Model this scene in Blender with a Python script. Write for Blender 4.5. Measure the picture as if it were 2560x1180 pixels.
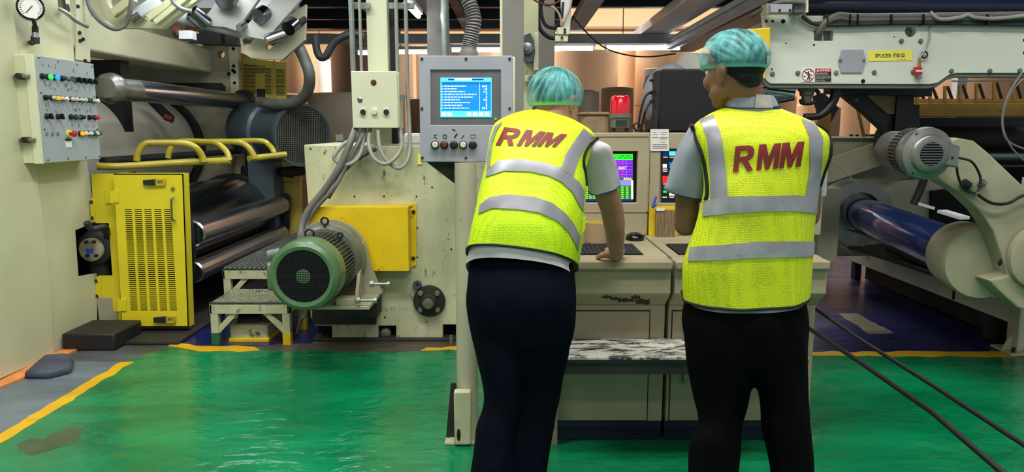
import bpy, bmesh, math, random
from mathutils import Vector, Matrix, noise
from mathutils.bvhtree import BVHTree
from mathutils.geometry import tessellate_polygon
S = bpy.context.scene
for o in list(bpy.data.objects): bpy.data.objects.remove(o)
C = S.collection
random.seed(7)
V = Vector
# ---------------------------------------------------------------- camera, world, lamps, exposure
F = 1850.0; PITCH = math.atan(268/F); CZ = 1.42
cam_d = bpy.data.cameras.new('camera'); cam = bpy.data.objects.new('camera', cam_d); C.objects.link(cam)
cam_d.sensor_width = 36; cam_d.sensor_fit = 'HORIZONTAL'; cam_d.lens = F/2560*36; cam_d.clip_end = 100
cam.location = (0, 0, CZ); cam.rotation_euler = (math.pi/2-PITCH, 0, 0); S.camera = cam
S.view_settings.view_transform = 'Standard'; S.view_settings.look = 'None'
S.view_settings.gamma = 1; S.view_settings.use_curve_mapping = False
S.view_settings.exposure = 0.35
W = bpy.data.worlds.new('hall_air'); S.world = W; W.use_nodes = True
W.node_tree.nodes['Background'].inputs[0].default_value = (.90, .95, 1, 1)
W.node_tree.nodes['Background'].inputs[1].default_value = .38
def area(name, loc, sx, sy, power, col=(1, .97, .9), rot=(0, 0, 0)):
    d = bpy.data.lights.new(name, 'AREA'); d.shape = 'RECTANGLE'; d.size = sx; d.size_y = sy; d.energy = power; d.color = col
    o = bpy.data.objects.new(name, d); C.objects.link(o); o.location = loc; o.rotation_euler = rot
    return o
# rows of ceiling lamps of the hall (above and behind the camera, over the right machine, over the paper store); two added lights by the left machine
area('hall_lamp', (-1.2, 2.0, 5.0), 3.6, .5, 165, (1, .995, .93))
area('hall_lamp', (1.6, 1.2, 5.0), 3.6, .5, 130, (1, .995, .93))
area('hall_lamp', (-.4, -2.2, 4.6), 4.0, .6, 95, (1, .995, .93))
area('machine_area_light', (-1.3, 5.5, 2.68), .12, 2.4, 20, (.88, .95, 1))  # added unseen light, brightens the left machine and streaks its chrome rollers
area('machine_area_light', (-2.35, 5.9, 2.62), .15, 1.6, 14, (.9, .97, 1))  # second added unseen light, lifts the beige drum inside the left machine
area('machine_area_light', (3.6, 6.2, 4.6), 2, .4, 40, (.9, 1, 1))
area('store_lamp', (-2.5, 11.8, 5.2), 5, .6, 400, (1, .96, .90))
area('store_lamp', (2.8, 12.4, 5.2), 6, .6, 640, (1, .95, .87))
area('store_lamp', (4.5, 9.0, 4.9), 2, .6, 80, (1, .92, .8))

# ---------------------------------------------------------------- helpers
cp, sp = math.cos(PITCH), math.sin(PITCH)
CAM = V((0, 0, CZ))
def ray(px, py):
    dx = (px-1280)/F; dy = (590-py)/F
    return V((dx, cp+dy*sp, -sp+dy*cp))
def P(px, py, Y):
    r = ray(px, py); return CAM+r*(Y/r.y)
def G(px, py, z=0.0):
    r = ray(px, py); return CAM+r*((z-CZ)/r.z)
def PX(px, py, X):
    r = ray(px, py); return CAM+r*(X/r.x)
def m_at(Y): return Y/F          # metres per pixel near depth Y
def lin(c):
    c = c/255.0
    return c/12.92 if c <= .04045 else ((c+.055)/1.055)**2.4
def rgb(r, g, b): return (lin(r), lin(g), lin(b), 1)

MATS = {}
def spec(name, v): MATS[name].node_tree.nodes['Principled BSDF'].inputs['Specular IOR Level'].default_value = v
def mat(name, col, rough=.5, metal=0., var=.12, vs=3., dirt=0., dcol=(40, 36, 28), ds=7., bump=0., bs=60., emit=0., ecol=None, st=(1, 1, 1), coat=0.):
    m = bpy.data.materials.new(name); m.use_nodes = True; nt = m.node_tree; N = nt.nodes; L = nt.links
    b = N['Principled BSDF']; c = rgb(*col)
    b.inputs['Roughness'].default_value = rough; b.inputs['Metallic'].default_value = metal
    if coat: b.inputs['Coat Weight'].default_value = coat; b.inputs['Coat Roughness'].default_value = .1
    tc = N.new('ShaderNodeTexCoord'); mp = N.new('ShaderNodeMapping'); mp.inputs['Scale'].default_value = st
    L.new(tc.outputs['Object'], mp.inputs['Vector'])
    n1 = N.new('ShaderNodeTexNoise'); n1.inputs['Scale'].default_value = vs; n1.inputs['Detail'].default_value = 5
    L.new(mp.outputs[0], n1.inputs['Vector'])
    r1 = N.new('ShaderNodeValToRGB'); e = r1.color_ramp.elements
    lo = tuple(x*(1-var*1.6) for x in c[:3])+(1,); hi = tuple(min(1, x*(1+var)) for x in c[:3])+(1,)
    e[0].position = .3; e[0].color = lo; e[1].position = .7; e[1].color = hi
    L.new(n1.outputs['Fac'], r1.inputs[0]); out = r1.outputs[0]
    if dirt > 0:
        n2 = N.new('ShaderNodeTexNoise'); n2.inputs['Scale'].default_value = ds; n2.inputs['Detail'].default_value = 9; n2.inputs['Roughness'].default_value = .72
        L.new(mp.outputs[0], n2.inputs['Vector'])
        r2 = N.new('ShaderNodeValToRGB'); r2.color_ramp.elements[0].position = .70-.25*dirt; r2.color_ramp.elements[1].position = .76-.25*dirt+.03
        L.new(n2.outputs['Fac'], r2.inputs[0])
        mx = N.new('ShaderNodeMix'); mx.data_type = 'RGBA'; L.new(r2.outputs[0], mx.inputs['Factor'])
        L.new(out, mx.inputs['A']); mx.inputs['B'].default_value = rgb(*dcol); out = mx.outputs['Result']
    L.new(out, b.inputs['Base Color'])
    if bump > 0:
        n3 = N.new('ShaderNodeTexNoise'); n3.inputs['Scale'].default_value = bs; n3.inputs['Detail'].default_value = 3
        L.new(mp.outputs[0], n3.inputs['Vector']); bp = N.new('ShaderNodeBump'); bp.inputs['Strength'].default_value = bump; bp.inputs['Distance'].default_value = .01
        L.new(n3.outputs['Fac'], bp.inputs['Height']); L.new(bp.outputs[0], b.inputs['Normal'])
    if emit > 0:
        b.inputs['Emission Color'].default_value = rgb(*(ecol or col)); b.inputs['Emission Strength'].default_value = emit
    MATS[name] = m
    return m

class MB:
    def __init__(s): s.bm = bmesh.new()
    def add(s, vs, fs):
        b = [s.bm.verts.new(v) for v in vs]
        for f in fs:
            try: s.bm.faces.new([b[i] for i in f])
            except ValueError: pass
        return s
    def box(s, a, b):
        x0, x1 = sorted((a[0], b[0])); y0, y1 = sorted((a[1], b[1])); z0, z1 = sorted((a[2], b[2]))
        return s.add([(x, y, z) for z in (z0, z1) for y in (y0, y1) for x in (x0, x1)],
                     [(0, 2, 3, 1), (4, 5, 7, 6), (0, 1, 5, 4), (2, 6, 7, 3), (0, 4, 6, 2), (1, 3, 7, 5)])
    def obox(s, c, size, rot=None):
        sx, sy, sz = [q/2 for q in size]; c = V(c); R = rot or Matrix.Identity(3)
        return s.add([c+R @ V((x, y, z)) for z in (-sz, sz) for y in (-sy, sy) for x in (-sx, sx)],
                     [(0, 2, 3, 1), (4, 5, 7, 6), (0, 1, 5, 4), (2, 6, 7, 3), (0, 4, 6, 2), (1, 3, 7, 5)])
    def beam(s, p0, p1, w, h, up=(0, 0, 1)):
        p0 = V(p0); p1 = V(p1); d = (p1-p0); l = d.length; d.normalize()
        x = d.cross(V(up)).normalized(); z = x.cross(d)
        R = Matrix((x, d, z)).transposed()
        return s.obox((p0+p1)/2, (w, l, h), R)
    def lathe(s, o, ax, prof, n=32):
        o = V(o); ax = V(ax).normalized(); u = ax.orthogonal().normalized(); w = ax.cross(u)
        vs = []; fs = []
        for t, r in prof:
            for i in range(n):
                a = 2*math.pi*i/n; vs.append(o+ax*t+(u*math.cos(a)+w*math.sin(a))*max(r, 1e-5))
        for k in range(len(prof)-1):
            for i in range(n):
                j = (i+1) % n; fs.append((k*n+i, k*n+j, (k+1)*n+j, (k+1)*n+i))
        fs.append(tuple(range(n-1, -1, -1))); fs.append(tuple(range((len(prof)-1)*n, len(prof)*n)))
        return s.add(vs, fs)
    def cyl(s, p0, p1, r0, r1=None, n=24):
        p0 = V(p0); p1 = V(p1); return s.lathe(p0, p1-p0, [(0, r0), ((p1-p0).length, r0 if r1 is None else r1)], n)
    def pipe(s, p0, p1, r, ri, n=32):
        p0 = V(p0); p1 = V(p1); l = (p1-p0).length; ax = (p1-p0).normalized(); u = ax.orthogonal().normalized(); w = ax.cross(u)
        prof = [(0, ri), (0, r), (l, r), (l, ri)]; vs = []; fs = []
        for t, q in prof:
            for i in range(n):
                a = 2*math.pi*i/n; vs.append(p0+ax*t+(u*math.cos(a)+w*math.sin(a))*q)
        for k in range(4):
            for i in range(n):
                j = (i+1) % n; k2 = (k+1) % 4; fs.append((k*n+i, k*n+j, k2*n+j, k2*n+i))
        return s.add(vs, fs)
    def tube(s, pts, r, n=10, sub=6, closed=False, rf=None):
        pts = [V(p) for p in pts]
        if sub > 1 and len(pts) > 2:
            q = []; m = len(pts)
            for i in range(m if closed else m-1):
                if closed: a, b, c, d = pts[i-1], pts[i], pts[(i+1) % m], pts[(i+2) % m]
                else: a, b, c, d = pts[max(i-1, 0)], pts[i], pts[i+1], pts[min(i+2, m-1)]
                for k in range(sub):
                    t = k/sub; q.append(.5*((2*b)+(c-a)*t+(2*a-5*b+4*c-d)*t*t+(3*b-a-3*c+d)*t**3))
            if not closed: q.append(pts[-1])
            pts = q
        m = len(pts); vs = []; fs = []; u = None
        for i, p in enumerate(pts):
            if closed: t = (pts[(i+1) % m]-pts[i-1]).normalized()
            else: t = (pts[min(i+1, m-1)]-pts[max(i-1, 0)]).normalized()
            if u is None: u = t.orthogonal().normalized()
            else: u = (u-t*u.dot(t)); u = u.normalized() if u.length > 1e-6 else t.orthogonal().normalized()
            w = t.cross(u); rr = rf(i/(m-1), i) if rf else r
            for k in range(n):
                a = 2*math.pi*k/n; vs.append(p+(u*math.cos(a)+w*math.sin(a))*rr)
        for i in range(m if closed else m-1):
            for k in range(n):
                j = (k+1) % n; i2 = (i+1) % m; fs.append((i*n+k, i*n+j, i2*n+j, i2*n+k))
        if not closed: fs.append(tuple(range(n-1, -1, -1))); fs.append(tuple(range((m-1)*n, m*n)))
        return s.add(vs, fs)
    def sph(s, c, r, n=16, M3=None):
        c = V(c); r = (r, r, r) if isinstance(r, (int, float)) else r; R = M3 or Matrix.Identity(3)
        vs = [c+R @ V((0, 0, r[2]))]; fs = []; h = n//2
        for i in range(1, h):
            a = math.pi*i/h
            for k in range(n):
                b = 2*math.pi*k/n; vs.append(c+R @ V((r[0]*math.sin(a)*math.cos(b), r[1]*math.sin(a)*math.sin(b), r[2]*math.cos(a))))
        vs.append(c-R @ V((0, 0, r[2]))); e = len(vs)-1
        for k in range(n):
            j = (k+1) % n; fs.append((0, 1+k, 1+j)); fs.append((e, 1+(h-2)*n+j, 1+(h-2)*n+k))
            for i in range(h-2): fs.append((1+i*n+k, 1+(i+1)*n+k, 1+(i+1)*n+j, 1+i*n+j))
        return s.add(vs, fs)
    def torus(s, c, ax, R, r, n=28, m=8):
        c = V(c); ax = V(ax).normalized(); u = ax.orthogonal().normalized(); w = ax.cross(u)
        return s.tube([c+(u*math.cos(2*math.pi*i/n)+w*math.sin(2*math.pi*i/n))*R for i in range(n)], r, m, 1, True)
    def plate(s, outer, d, holes=()):
        loops = [[V(p) for p in outer]]+[[V(p) for p in h] for h in holes]; d = V(d)
        flat = [p for l in loops for p in l]; tris = tessellate_polygon(loops); n = len(flat)
        vs = flat+[p+d for p in flat]; fs = [tuple(t) for t in tris]+[tuple(i+n for i in reversed(t)) for t in tris]
        k = 0
        for l in loops:
            for i in range(len(l)): j = (i+1) % len(l); fs.append((k+i, k+j, k+j+n, k+i+n))
            k += len(l)
        return s.add(vs, fs)
    def fp(s, pts, Y, t, holes=()):            # upright plate facing the hall aisle, outline at depth Y, thickness t going back
        return s.plate([P(x, y, Y) for x, y in pts], (0, t, 0), [[P(x, y, Y) for x, y in h] for h in holes])
    def rings(s, rs, cap=True):
        n = len(rs[0]); vs = [p for r in rs for p in r]; fs = []
        for k in range(len(rs)-1):
            for i in range(n): j = (i+1) % n; fs.append((k*n+i, k*n+j, (k+1)*n+j, (k+1)*n+i))
        if cap: fs.append(tuple(range(n-1, -1, -1))); fs.append(tuple(range((len(rs)-1)*n, len(rs)*n)))
        return s.add(vs, fs)
    def mesh(s, smooth=True, ang=38):
        bmesh.ops.recalc_face_normals(s.bm, faces=s.bm.faces)
        if smooth:
            ca = math.radians(ang)
            for f in s.bm.faces: f.smooth = True
            for e in s.bm.edges:
                if len(e.link_faces) != 2 or e.calc_face_angle(0) > ca: e.smooth = False
        me = bpy.data.meshes.new('m'); s.bm.to_mesh(me); s.bm.free(); return me
    def build(s, name, m, parent=None, smooth=True, bev=0., ang=38):
        return link(name, s.mesh(smooth, ang), m, parent, bev)
def link(name, me, m, parent=None, bev=0.):
    me.name = name; me.materials.clear(); me.materials.append(MATS[m] if isinstance(m, str) else m)
    o = bpy.data.objects.new(name, me); C.objects.link(o)
    if parent is not None:
        q = parent; off = V((0, 0, 0))
        while q: off += q.location; q = q.parent
        o.parent = parent; me.transform(Matrix.Translation(-off))
    else:
        xs = [v.co for v in me.vertices]
        lo = V([min(v[i] for v in xs) for i in range(3)]); hi = V([max(v[i] for v in xs) for i in range(3)])
        b = V(((lo.x+hi.x)/2, (lo.y+hi.y)/2, lo.z)); me.transform(Matrix.Translation(-b)); o.location = b
    if bev:
        md = o.modifiers.new('bevel', 'BEVEL'); md.width = bev; md.segments = 2; md.limit_method = 'ANGLE'; md.angle_limit = .9
    return o
def tag(o, label=None, cat=None, group=None, kind=None):
    if label: o['label'] = label
    if cat: o['category'] = cat
    if group: o['group'] = group
    if kind: o['kind'] = kind
    return o
def thing(name, label, cat, loc, group=None):
    o = bpy.data.objects.new(name, None); C.objects.link(o); o.location = loc; o.empty_display_size = .1
    return tag(o, label, cat, group)
def dup(root, loc, label=None, group=None):
    def cpy(o, par):
        c = o.copy(); C.objects.link(c); c.parent = par
        for ch in [x for x in KIDS(o)]: cpy(ch, c)
        return c
    r = cpy(root, None); r.location = loc
    if label: r['label'] = label
    if group: r['group'] = group
    return r
def KIDS(o): return [x for x in bpy.data.objects if x.parent == o]
def text_pts(txt, off=0., res=4):
    cu = bpy.data.curves.new('t', 'FONT'); cu.body = txt; cu.resolution_u = res; cu.offset = off
    o = bpy.data.objects.new('t', cu); C.objects.link(o); dg = bpy.context.evaluated_depsgraph_get()
    me = bpy.data.meshes.new_from_object(o.evaluated_get(dg)); bpy.data.objects.remove(o); bpy.data.curves.remove(cu)
    return me
def text(name, txt, fn, m, parent, d=.0015, off=0.):
    """flat lettering; fn maps (u,v) in 0..1 to a world point"""
    me = text_pts(txt, off); co = [v.co.copy() for v in me.vertices]
    x0 = min(c.x for c in co); x1 = max(c.x for c in co); y0 = min(c.y for c in co); y1 = max(c.y for c in co)
    for v in me.vertices: v.co = fn((v.co.x-x0)/(x1-x0), (v.co.y-y0)/(y1-y0))
    return link(name, me, m, parent)
def rectfn(px0, py0, px1, py1, Y):       # u right, v up
    a = P(px0, py1, Y); b = P(px1, py1, Y); c = P(px0, py0, Y)
    return lambda u, v: a+(b-a)*u+(c-a)*v
def pbox(mb, px0, py0, px1, py1, Y, dep):     # box whose front face spans the pixel rectangle at depth Y
    a = P((px0+px1)/2, py0, Y); b = P((px0+px1)/2, py1, Y); x0 = P(px0, (py0+py1)/2, Y).x; x1 = P(px1, (py0+py1)/2, Y).x
    return mb.box((x0, Y, b.z), (x1, Y+dep, a.z))

# ---------------------------------------------------------------- materials
mat('cream', (204, 203, 168), .42, var=.06, vs=2, dirt=.06, ds=5, bump=.05, bs=8)
mat('cream_worn', (198, 198, 160), .5, var=.12, vs=3, dirt=.42, dcol=(70, 62, 46), ds=16, bump=.1, bs=14)
mat('housing_paint', (192, 192, 156), .5, var=.24, vs=2.2, dirt=.5, dcol=(66, 60, 46), ds=20, bump=.1, bs=10, st=(1.3, 1, .55))
mat('post_paint', (192, 186, 160), .42, var=.16, vs=2.5, dirt=.34, dcol=(104, 88, 70), ds=7, st=(1, 1, .5))
mat('cream_light', (212, 213, 184), .35, var=.04)
mat('splicer_paint', (208, 212, 200), .36, var=.04, vs=2, dirt=.1, dcol=(120, 116, 100), ds=12)
mat('stand_paint', (160, 156, 130), .38, var=.1, vs=4, dirt=.18, dcol=(70, 66, 52), ds=8)
mat('console', (160, 150, 122), .5, var=.07, vs=3, dirt=.08, dcol=(90, 80, 60), ds=7, bump=.04, bs=20)
mat('console_edge', (160, 146, 118), .6, var=.15, vs=6, dirt=.35, dcol=(96, 74, 54), ds=10, bump=.15, bs=20)
mat('grey_paint', (122, 120, 114), .45, var=.12, vs=3, dirt=.1)
mat('grey_face', (158, 160, 170), .45, var=.08, vs=4, dirt=.04)
mat('grey_bezel', (98, 96, 98), .45, var=.1, vs=6)
mat('box_face', (160, 170, 174), .4, var=.05, vs=4, dirt=.05, dcol=(110, 116, 118))
mat('steel', (150, 152, 156), .28, 1., var=.1, vs=6)
mat('cast', (150, 150, 146), .38, .85, var=.12, vs=8, bump=.1, bs=50)
mat('chrome', (202, 206, 212), .24, 1., var=.04, vs=3, bump=.02, bs=90)
mat('chrome_dark', (112, 114, 118), .2, 1., var=.08, vs=3)
mat('drum', (184, 178, 160), .4, .0, var=.08, vs=2)
mat('galv', (150, 158, 152), .35, .6, var=.15, vs=10, dirt=.2, dcol=(110, 112, 100), ds=14)
mat('dark', (26, 26, 28), .55, var=.2, vs=5)
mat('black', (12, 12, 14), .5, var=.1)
mat('black_gloss', (10, 10, 14), .12, var=.1)
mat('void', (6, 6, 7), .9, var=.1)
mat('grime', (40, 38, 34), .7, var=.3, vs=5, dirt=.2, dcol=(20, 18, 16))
mat('navy', (22, 30, 52), .3, var=.15, vs=2)
mat('bluegrey', (66, 78, 86), .42, var=.12, vs=3, dirt=.06, dcol=(36, 40, 44))
mat('blue_roll', (30, 50, 100), .16, .25, var=.2, vs=2, coat=.6)
mat('yellow', (222, 204, 36), .42, var=.06, vs=3, dirt=.10, dcol=(90, 84, 24), ds=9, bump=.04, bs=12)
mat('yellow_box', (226, 192, 12), .4, var=.07, vs=4, dirt=.42, dcol=(110, 90, 24), ds=12, bump=.12, bs=9)
mat('yellow_dull', (200, 180, 76), .5, var=.12, vs=4, dirt=.15, dcol=(80, 66, 30))
mat('ochre', (150, 112, 34), .55, var=.15, vs=5, dirt=.25, dcol=(60, 42, 20))
mat('rail_yellow', (176, 160, 50), .3, var=.15, vs=6, dirt=.15, dcol=(100, 92, 60), coat=.3)
mat('motor_green', (84, 118, 80), .32, var=.1, vs=5, dirt=.08, dcol=(40, 56, 40))
mat('motor_grey', (112, 116, 100), .42, .2, var=.15, vs=8, dirt=.2)
mat('rubber', (44, 44, 46), .55, var=.15, vs=8)
mat('hose', (104, 102, 98), .5, var=.15, vs=12, dirt=.15, dcol=(60, 58, 52))
mat('hose_rib', (112, 108, 112), .5, var=.15, vs=8)
mat('conduit', (146, 146, 136), .5, var=.1, vs=10)
mat('kraft', (196, 156, 118), .65, var=.05, vs=1.5)
mat('kraft_dark', (156, 122, 94), .7, var=.07, vs=1.5)
mat('kraft_grey', (150, 138, 116), .6, var=.05, vs=1.5)
mat('paper_white', (216, 214, 208), .7, var=.05)
mat('peach', (226, 180, 138), .8, var=.05, vs=1)
mat('ceiling_dark', (34, 38, 46), .8, var=.2, vs=1)
mat('girder', (178, 180, 184), .5, .0, var=.15, vs=3, dirt=.1)
mat('girder_dark', (40, 44, 54), .5, .1, var=.2, vs=3)
mat('girder_light', (214, 216, 216), .4, .0, var=.1, vs=3)
mat('arm_paint', (150, 152, 146), .45, var=.1, vs=3, dirt=.15)
mat('dull_hose', (84, 84, 80), .5, var=.15, vs=8)
mat('tube_light', (255, 255, 255), .5, emit=9., ecol=(236, 246, 255))
mat('red_lens', (196, 10, 34), .15, emit=.12, coat=.6)
mat('red', (190, 30, 34), .4)
mat('dull_red', (96, 34, 34), .4)
mat('white', (226, 226, 222), .5, var=.04)
mat('button_white', (214, 206, 178), .4)
mat('button_green', (16, 96, 66), .4)
mat('lamp_green', (40, 230, 60), .3, emit=1.3)
mat('lamp_blue', (20, 120, 255), .3, emit=1.5)
mat('lamp_orange', (255, 150, 20), .3, emit=.8)
mat('sign_yellow', (236, 226, 92), .5, var=.03)
mat('cardboard', (132, 112, 84), .8, var=.15, vs=20)
mat('wood_tape', (178, 150, 118), .6, var=.08)
mat('blue_plastic', (20, 60, 150), .4)
mat('chipped', (58, 62, 66), .5, var=.1, dirt=1.05, dcol=(205, 203, 192), ds=8, st=(1, 2.4, 1), bump=.05)
mat('chipped_cream', (184, 184, 150), .5, var=.15, vs=8, dirt=.6, dcol=(70, 76, 74), ds=9)
mat('tread', (66, 68, 66), .45, .2, var=.3, vs=10, dirt=.5, dcol=(150, 150, 134), ds=16, bump=.4, bs=60)
mat('screen_cyan', (80, 220, 250), .4, emit=.75)
mat('screen_blue', (0, 120, 215), .4, emit=.75)
mat('screen_white', (235, 248, 255), .4, emit=.9)
mat('screen_deep', (0, 90, 180), .4, emit=.7)
mat('screen_black', (10, 12, 16), .15)
mat('screen_purple', (96, 10, 170), .4, emit=.8)
mat('screen_magenta', (190, 20, 220), .4, emit=.8)
mat('screen_green', (30, 220, 40), .4, emit=.85)
mat('screen_dgreen', (20, 110, 30), .4, emit=.6)
mat('screen_lime', (150, 230, 90), .4, emit=.8)
mat('screen_yellow', (250, 230, 150), .4, emit=.9)
mat('screen_navy', (20, 30, 120), .4, emit=.6)
mat('screen_lilac', (130, 120, 220), .4, emit=.7)
mat('screen_red', (220, 20, 30), .4, emit=.8)
# ================================================================ SETTING
def floor_mat(name, c1, c2, c3, rough=.16, bs=5., bump=.25, wear=.5):
    m = mat(name, c1, rough, var=.1, vs=1.5); nt = m.node_tree; N = nt.nodes; L = nt.links; b = N['Principled BSDF']
    tc = N.new('ShaderNodeTexCoord'); mp = N.new('ShaderNodeMapping'); mp.inputs['Scale'].default_value = (1, 2.0, 1); L.new(tc.outputs['Object'], mp.inputs[0])
    n = N.new('ShaderNodeTexNoise'); n.inputs['Scale'].default_value = 1.3; n.inputs['Detail'].default_value = 7; n.inputs['Roughness'].default_value = .6; n.inputs['Distortion'].default_value = .8; L.new(mp.outputs[0], n.inputs['Vector'])
    r = N.new('ShaderNodeValToRGB'); e = r.color_ramp.elements; e[0].position = .32; e[0].color = rgb(*c2); e[1].position = .62; e[1].color = rgb(*c1)
    L.new(n.outputs['Fac'], r.inputs[0])
    n2 = N.new('ShaderNodeTexNoise'); n2.inputs['Scale'].default_value = 2.7; n2.inputs['Detail'].default_value = 10; n2.inputs['Roughness'].default_value = .7; n2.inputs['Distortion'].default_value = .5; L.new(mp.outputs[0], n2.inputs['Vector'])
    r2 = N.new('ShaderNodeValToRGB'); r2.color_ramp.elements[0].position = .56; r2.color_ramp.elements[1].position = .72; r2.color_ramp.elements[1].color = (wear, wear, wear, 1); L.new(n2.outputs['Fac'], r2.inputs[0])
    mx = N.new('ShaderNodeMix'); mx.data_type = 'RGBA'; L.new(r2.outputs[0], mx.inputs['Factor']); L.new(r.outputs[0], mx.inputs['A']); mx.inputs['B'].default_value = rgb(*c3)
    L.new(mx.outputs['Result'], b.inputs['Base Color'])
    n3 = N.new('ShaderNodeTexNoise'); n3.inputs['Scale'].default_value = bs; n3.inputs['Detail'].default_value = 6; n3.inputs['Distortion'].default_value = .6; L.new(mp.outputs[0], n3.inputs['Vector'])
    bp = N.new('ShaderNodeBump'); bp.inputs['Strength'].default_value = bump; bp.inputs['Distance'].default_value = .02; L.new(n3.outputs['Fac'], bp.inputs['Height']); L.new(bp.outputs[0], b.inputs['Normal'])
    r4 = N.new('ShaderNodeMapRange'); r4.inputs['To Min'].default_value = rough*.6; r4.inputs['To Max'].default_value = rough*2.2; L.new(n2.outputs['Fac'], r4.inputs['Value']); L.new(r4.outputs[0], b.inputs['Roughness'])
    return m
floor_mat('floor_concrete', (96, 100, 104), (60, 60, 60), (60, 54, 46), .3)
floor_mat('floor_green', (6, 134, 84), (2, 104, 64), (70, 128, 84), .11, 7, .5, .45)
floor_mat('floor_blue', (30, 34, 92), (24, 26, 58), (70, 68, 100), .2, 6, .25, .5)
floor_mat('floor_grey', (112, 122, 132), (84, 92, 100), (80, 70, 60), .3)
floor_mat('floor_yellow', (226, 176, 12), (206, 156, 10), (130, 110, 40), .35, 9, .1, .8)
floor_mat('floor_brown', (92, 82, 70), (62, 56, 48), (110, 84, 60), .35)

fl = MB().box((-9, -4, -.2), (9, 17, 0)).build('floor', 'floor_concrete'); tag(fl, 'painted factory floor in green, blue and grey', None, kind='structure')
def paint(name, pts, m, t, jit=.0, label=None):
    q = []
    for i, a in enumerate(pts):
        b = pts[(i+1) % len(pts)]; a = V(a); b = V(b); n = max(1, int((b-a).length/.06)) if jit else 1
        for k in range(n):
            p = a.lerp(b, k/n)
            if jit: p = p+V((noise.noise(p*9)*jit, noise.noise(p*9+V((5, 5, 5)))*jit, 0))
            q.append(p)
    o = MB().plate([V((p.x, p.y, .0002)) for p in q], (0, 0, t)).build(name, m, fl, smooth=False)
    if label: o['label'] = label
    return o
Yf = G(1280, 874).y
g0 = G(0, 1106); g1 = G(312, 905)
xl = (g0.x+g1.x)/2
yb = G(2300, 884).y
paint('green_paint', [(xl, -3, 0), (7, -3, 0), (7, yb, 0), (.9, yb, 0), (.9, Yf, 0), G(478, 872), G(430, 866), G(300, 908), (xl, 4.2, 0)], 'floor_green', .002, .0, 'green floor paint')
paint('blue_paint', [(.9, yb, 0), (7, yb, 0), (7, 12, 0), (.9, 12, 0)], 'floor_blue', .002, 0, 'blue floor paint')
paint('blue_paint', [G(448, 862), G(770, 868), (G(770, 868).x, 9, 0), (G(448, 862).x, 9, 0)], 'floor_blue', .0025, 0, 'blue floor paint')
paint('grey_paint', [(-5, -1, 0), (xl, -1, 0), (xl, G(312, 905).y, 0), (-5, G(312, 905).y, 0)], 'floor_grey', .0022, 0, 'grey floor paint')
wl = .075
paint('yellow_line', [(xl-wl/2, 1.6, 0), (xl+wl/2, 1.6, 0), (xl+wl/2, g1.y, 0), (xl-wl/2, g1.y, 0)], 'floor_yellow', .004, .02, 'yellow floor line')
paint('yellow_line', [G(2010, 892), G(2540, 892), G(2540, 880), G(2010, 880)], 'floor_yellow', .004, .03, 'yellow floor line')
paint('yellow_line', [G(418, 866), G(500, 879), G(512, 868), G(432, 857)], 'floor_yellow', .004, .02, 'yellow floor line')
paint('yellow_line', [G(500, 879), G(648, 879), G(640, 867), G(508, 867)], 'floor_yellow', .0045, .03, 'yellow floor line')
paint('yellow_line', [G(1058, 878), G(1150, 879), G(1150, 868), G(1064, 870)], 'floor_yellow', .0045, .05, 'yellow floor line')
paint('bare_strip', [G(640, 878), G(1145, 880), G(1145, 855), G(700, 860)], 'floor_brown', .003, .05)
mat('patch', (120, 116, 96), .6, var=.2, vs=10, dirt=.3)
paint('repair_patch', [G(2095, 785), G(2140, 783), G(2232, 832), G(2172, 836)], 'patch', .003, .03, 'bare grey patch in the blue paint')
mat('paint_stain', (72, 92, 62), .35, var=.2, vs=8)
paint('worn_spot', [G(40, 1110), G(70, 1098), G(120, 1100), G(140, 1085), G(178, 1064), G(200, 1075), G(188, 1115), G(130, 1125), G(80, 1142), G(48, 1130)], 'paint_stain', .0028, .05)

tag(MB().box((-12, 16.2, 0), (12, 16.5, 6.6)).build('wall_back', 'peach'), None, None, kind='structure')
tag(MB().box((-9.3, -4, 0), (-9, 16.2, 6.6)).build('wall_left', 'kraft_grey'), None, None, kind='structure')
tag(MB().box((-9.3, -6, 6.6), (12, 16.5, 6.8)).build('ceiling', 'ceiling_dark'), None, None, kind='structure')
# wall pipe and cornice seen high on the back wall
tag(MB().box((-12, 16.1, P(1500, 72, 16.1).z), (12, 16.19, P(1500, 66, 16.1).z)).build('trim_1', 'kraft_dark'), None, None, kind='structure')

# overhead mezzanine deck with girders
d = thing('mezzanine_deck', 'dark overhead steel deck with girders above the far machines', 'deck', (0, 8.5, 2.75))
MB().box((-7, 6.4, 2.95), (.75, 10.9, 3.05)).box((.75, 6.4, 2.95), (7, 9.0, 3.05)).build('deck_plate', 'ceiling_dark', d)
for yy in (7.0, 7.9, 8.8): MB().box((-7, yy-.06, 2.80), (7, yy+.06, 2.948)).build('girder', 'girder_dark', d)
MB().box((-7, 9.7, 2.80), (.74, 9.8, 2.948)).build('girder', 'girder_dark', d)
MB().box((-7, 10.6, 2.80), (.74, 10.7, 2.948)).build('girder', 'girder_dark', d)
for xx in (-4.2, -3.1, -1.6, -.6, .35): MB().box((xx-.05, 7.07, 2.72), (xx+.05, 10.6, 2.79)).build('joist', 'girder_dark', d)
for xx in (-6.8, 6.8):
    for yy in (7.0, 8.7): MB().box((xx-.08, yy-.08, 0), (xx+.08, yy+.08, 2.94)).build('leg', 'girder_dark', d)
# cross beam behind, y 85..108
b = P(1400, 84, 9.2); c = P(1400, 108, 9.2)
e = thing('cross_beam', 'long grey steel cross beam above the row of fluorescent tubes', 'beam', (0, 9.25, c.z))
MB().box((-5.0, 9.2, c.z), (5.6, 9.34, b.z)).build('beam', 'girder', e, bev=.005)
for xx in (-4.9, 5.5): MB().box((xx-.06, 9.21, 0), (xx+.06, 9.33, c.z)).build('leg', 'girder', e)
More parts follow.
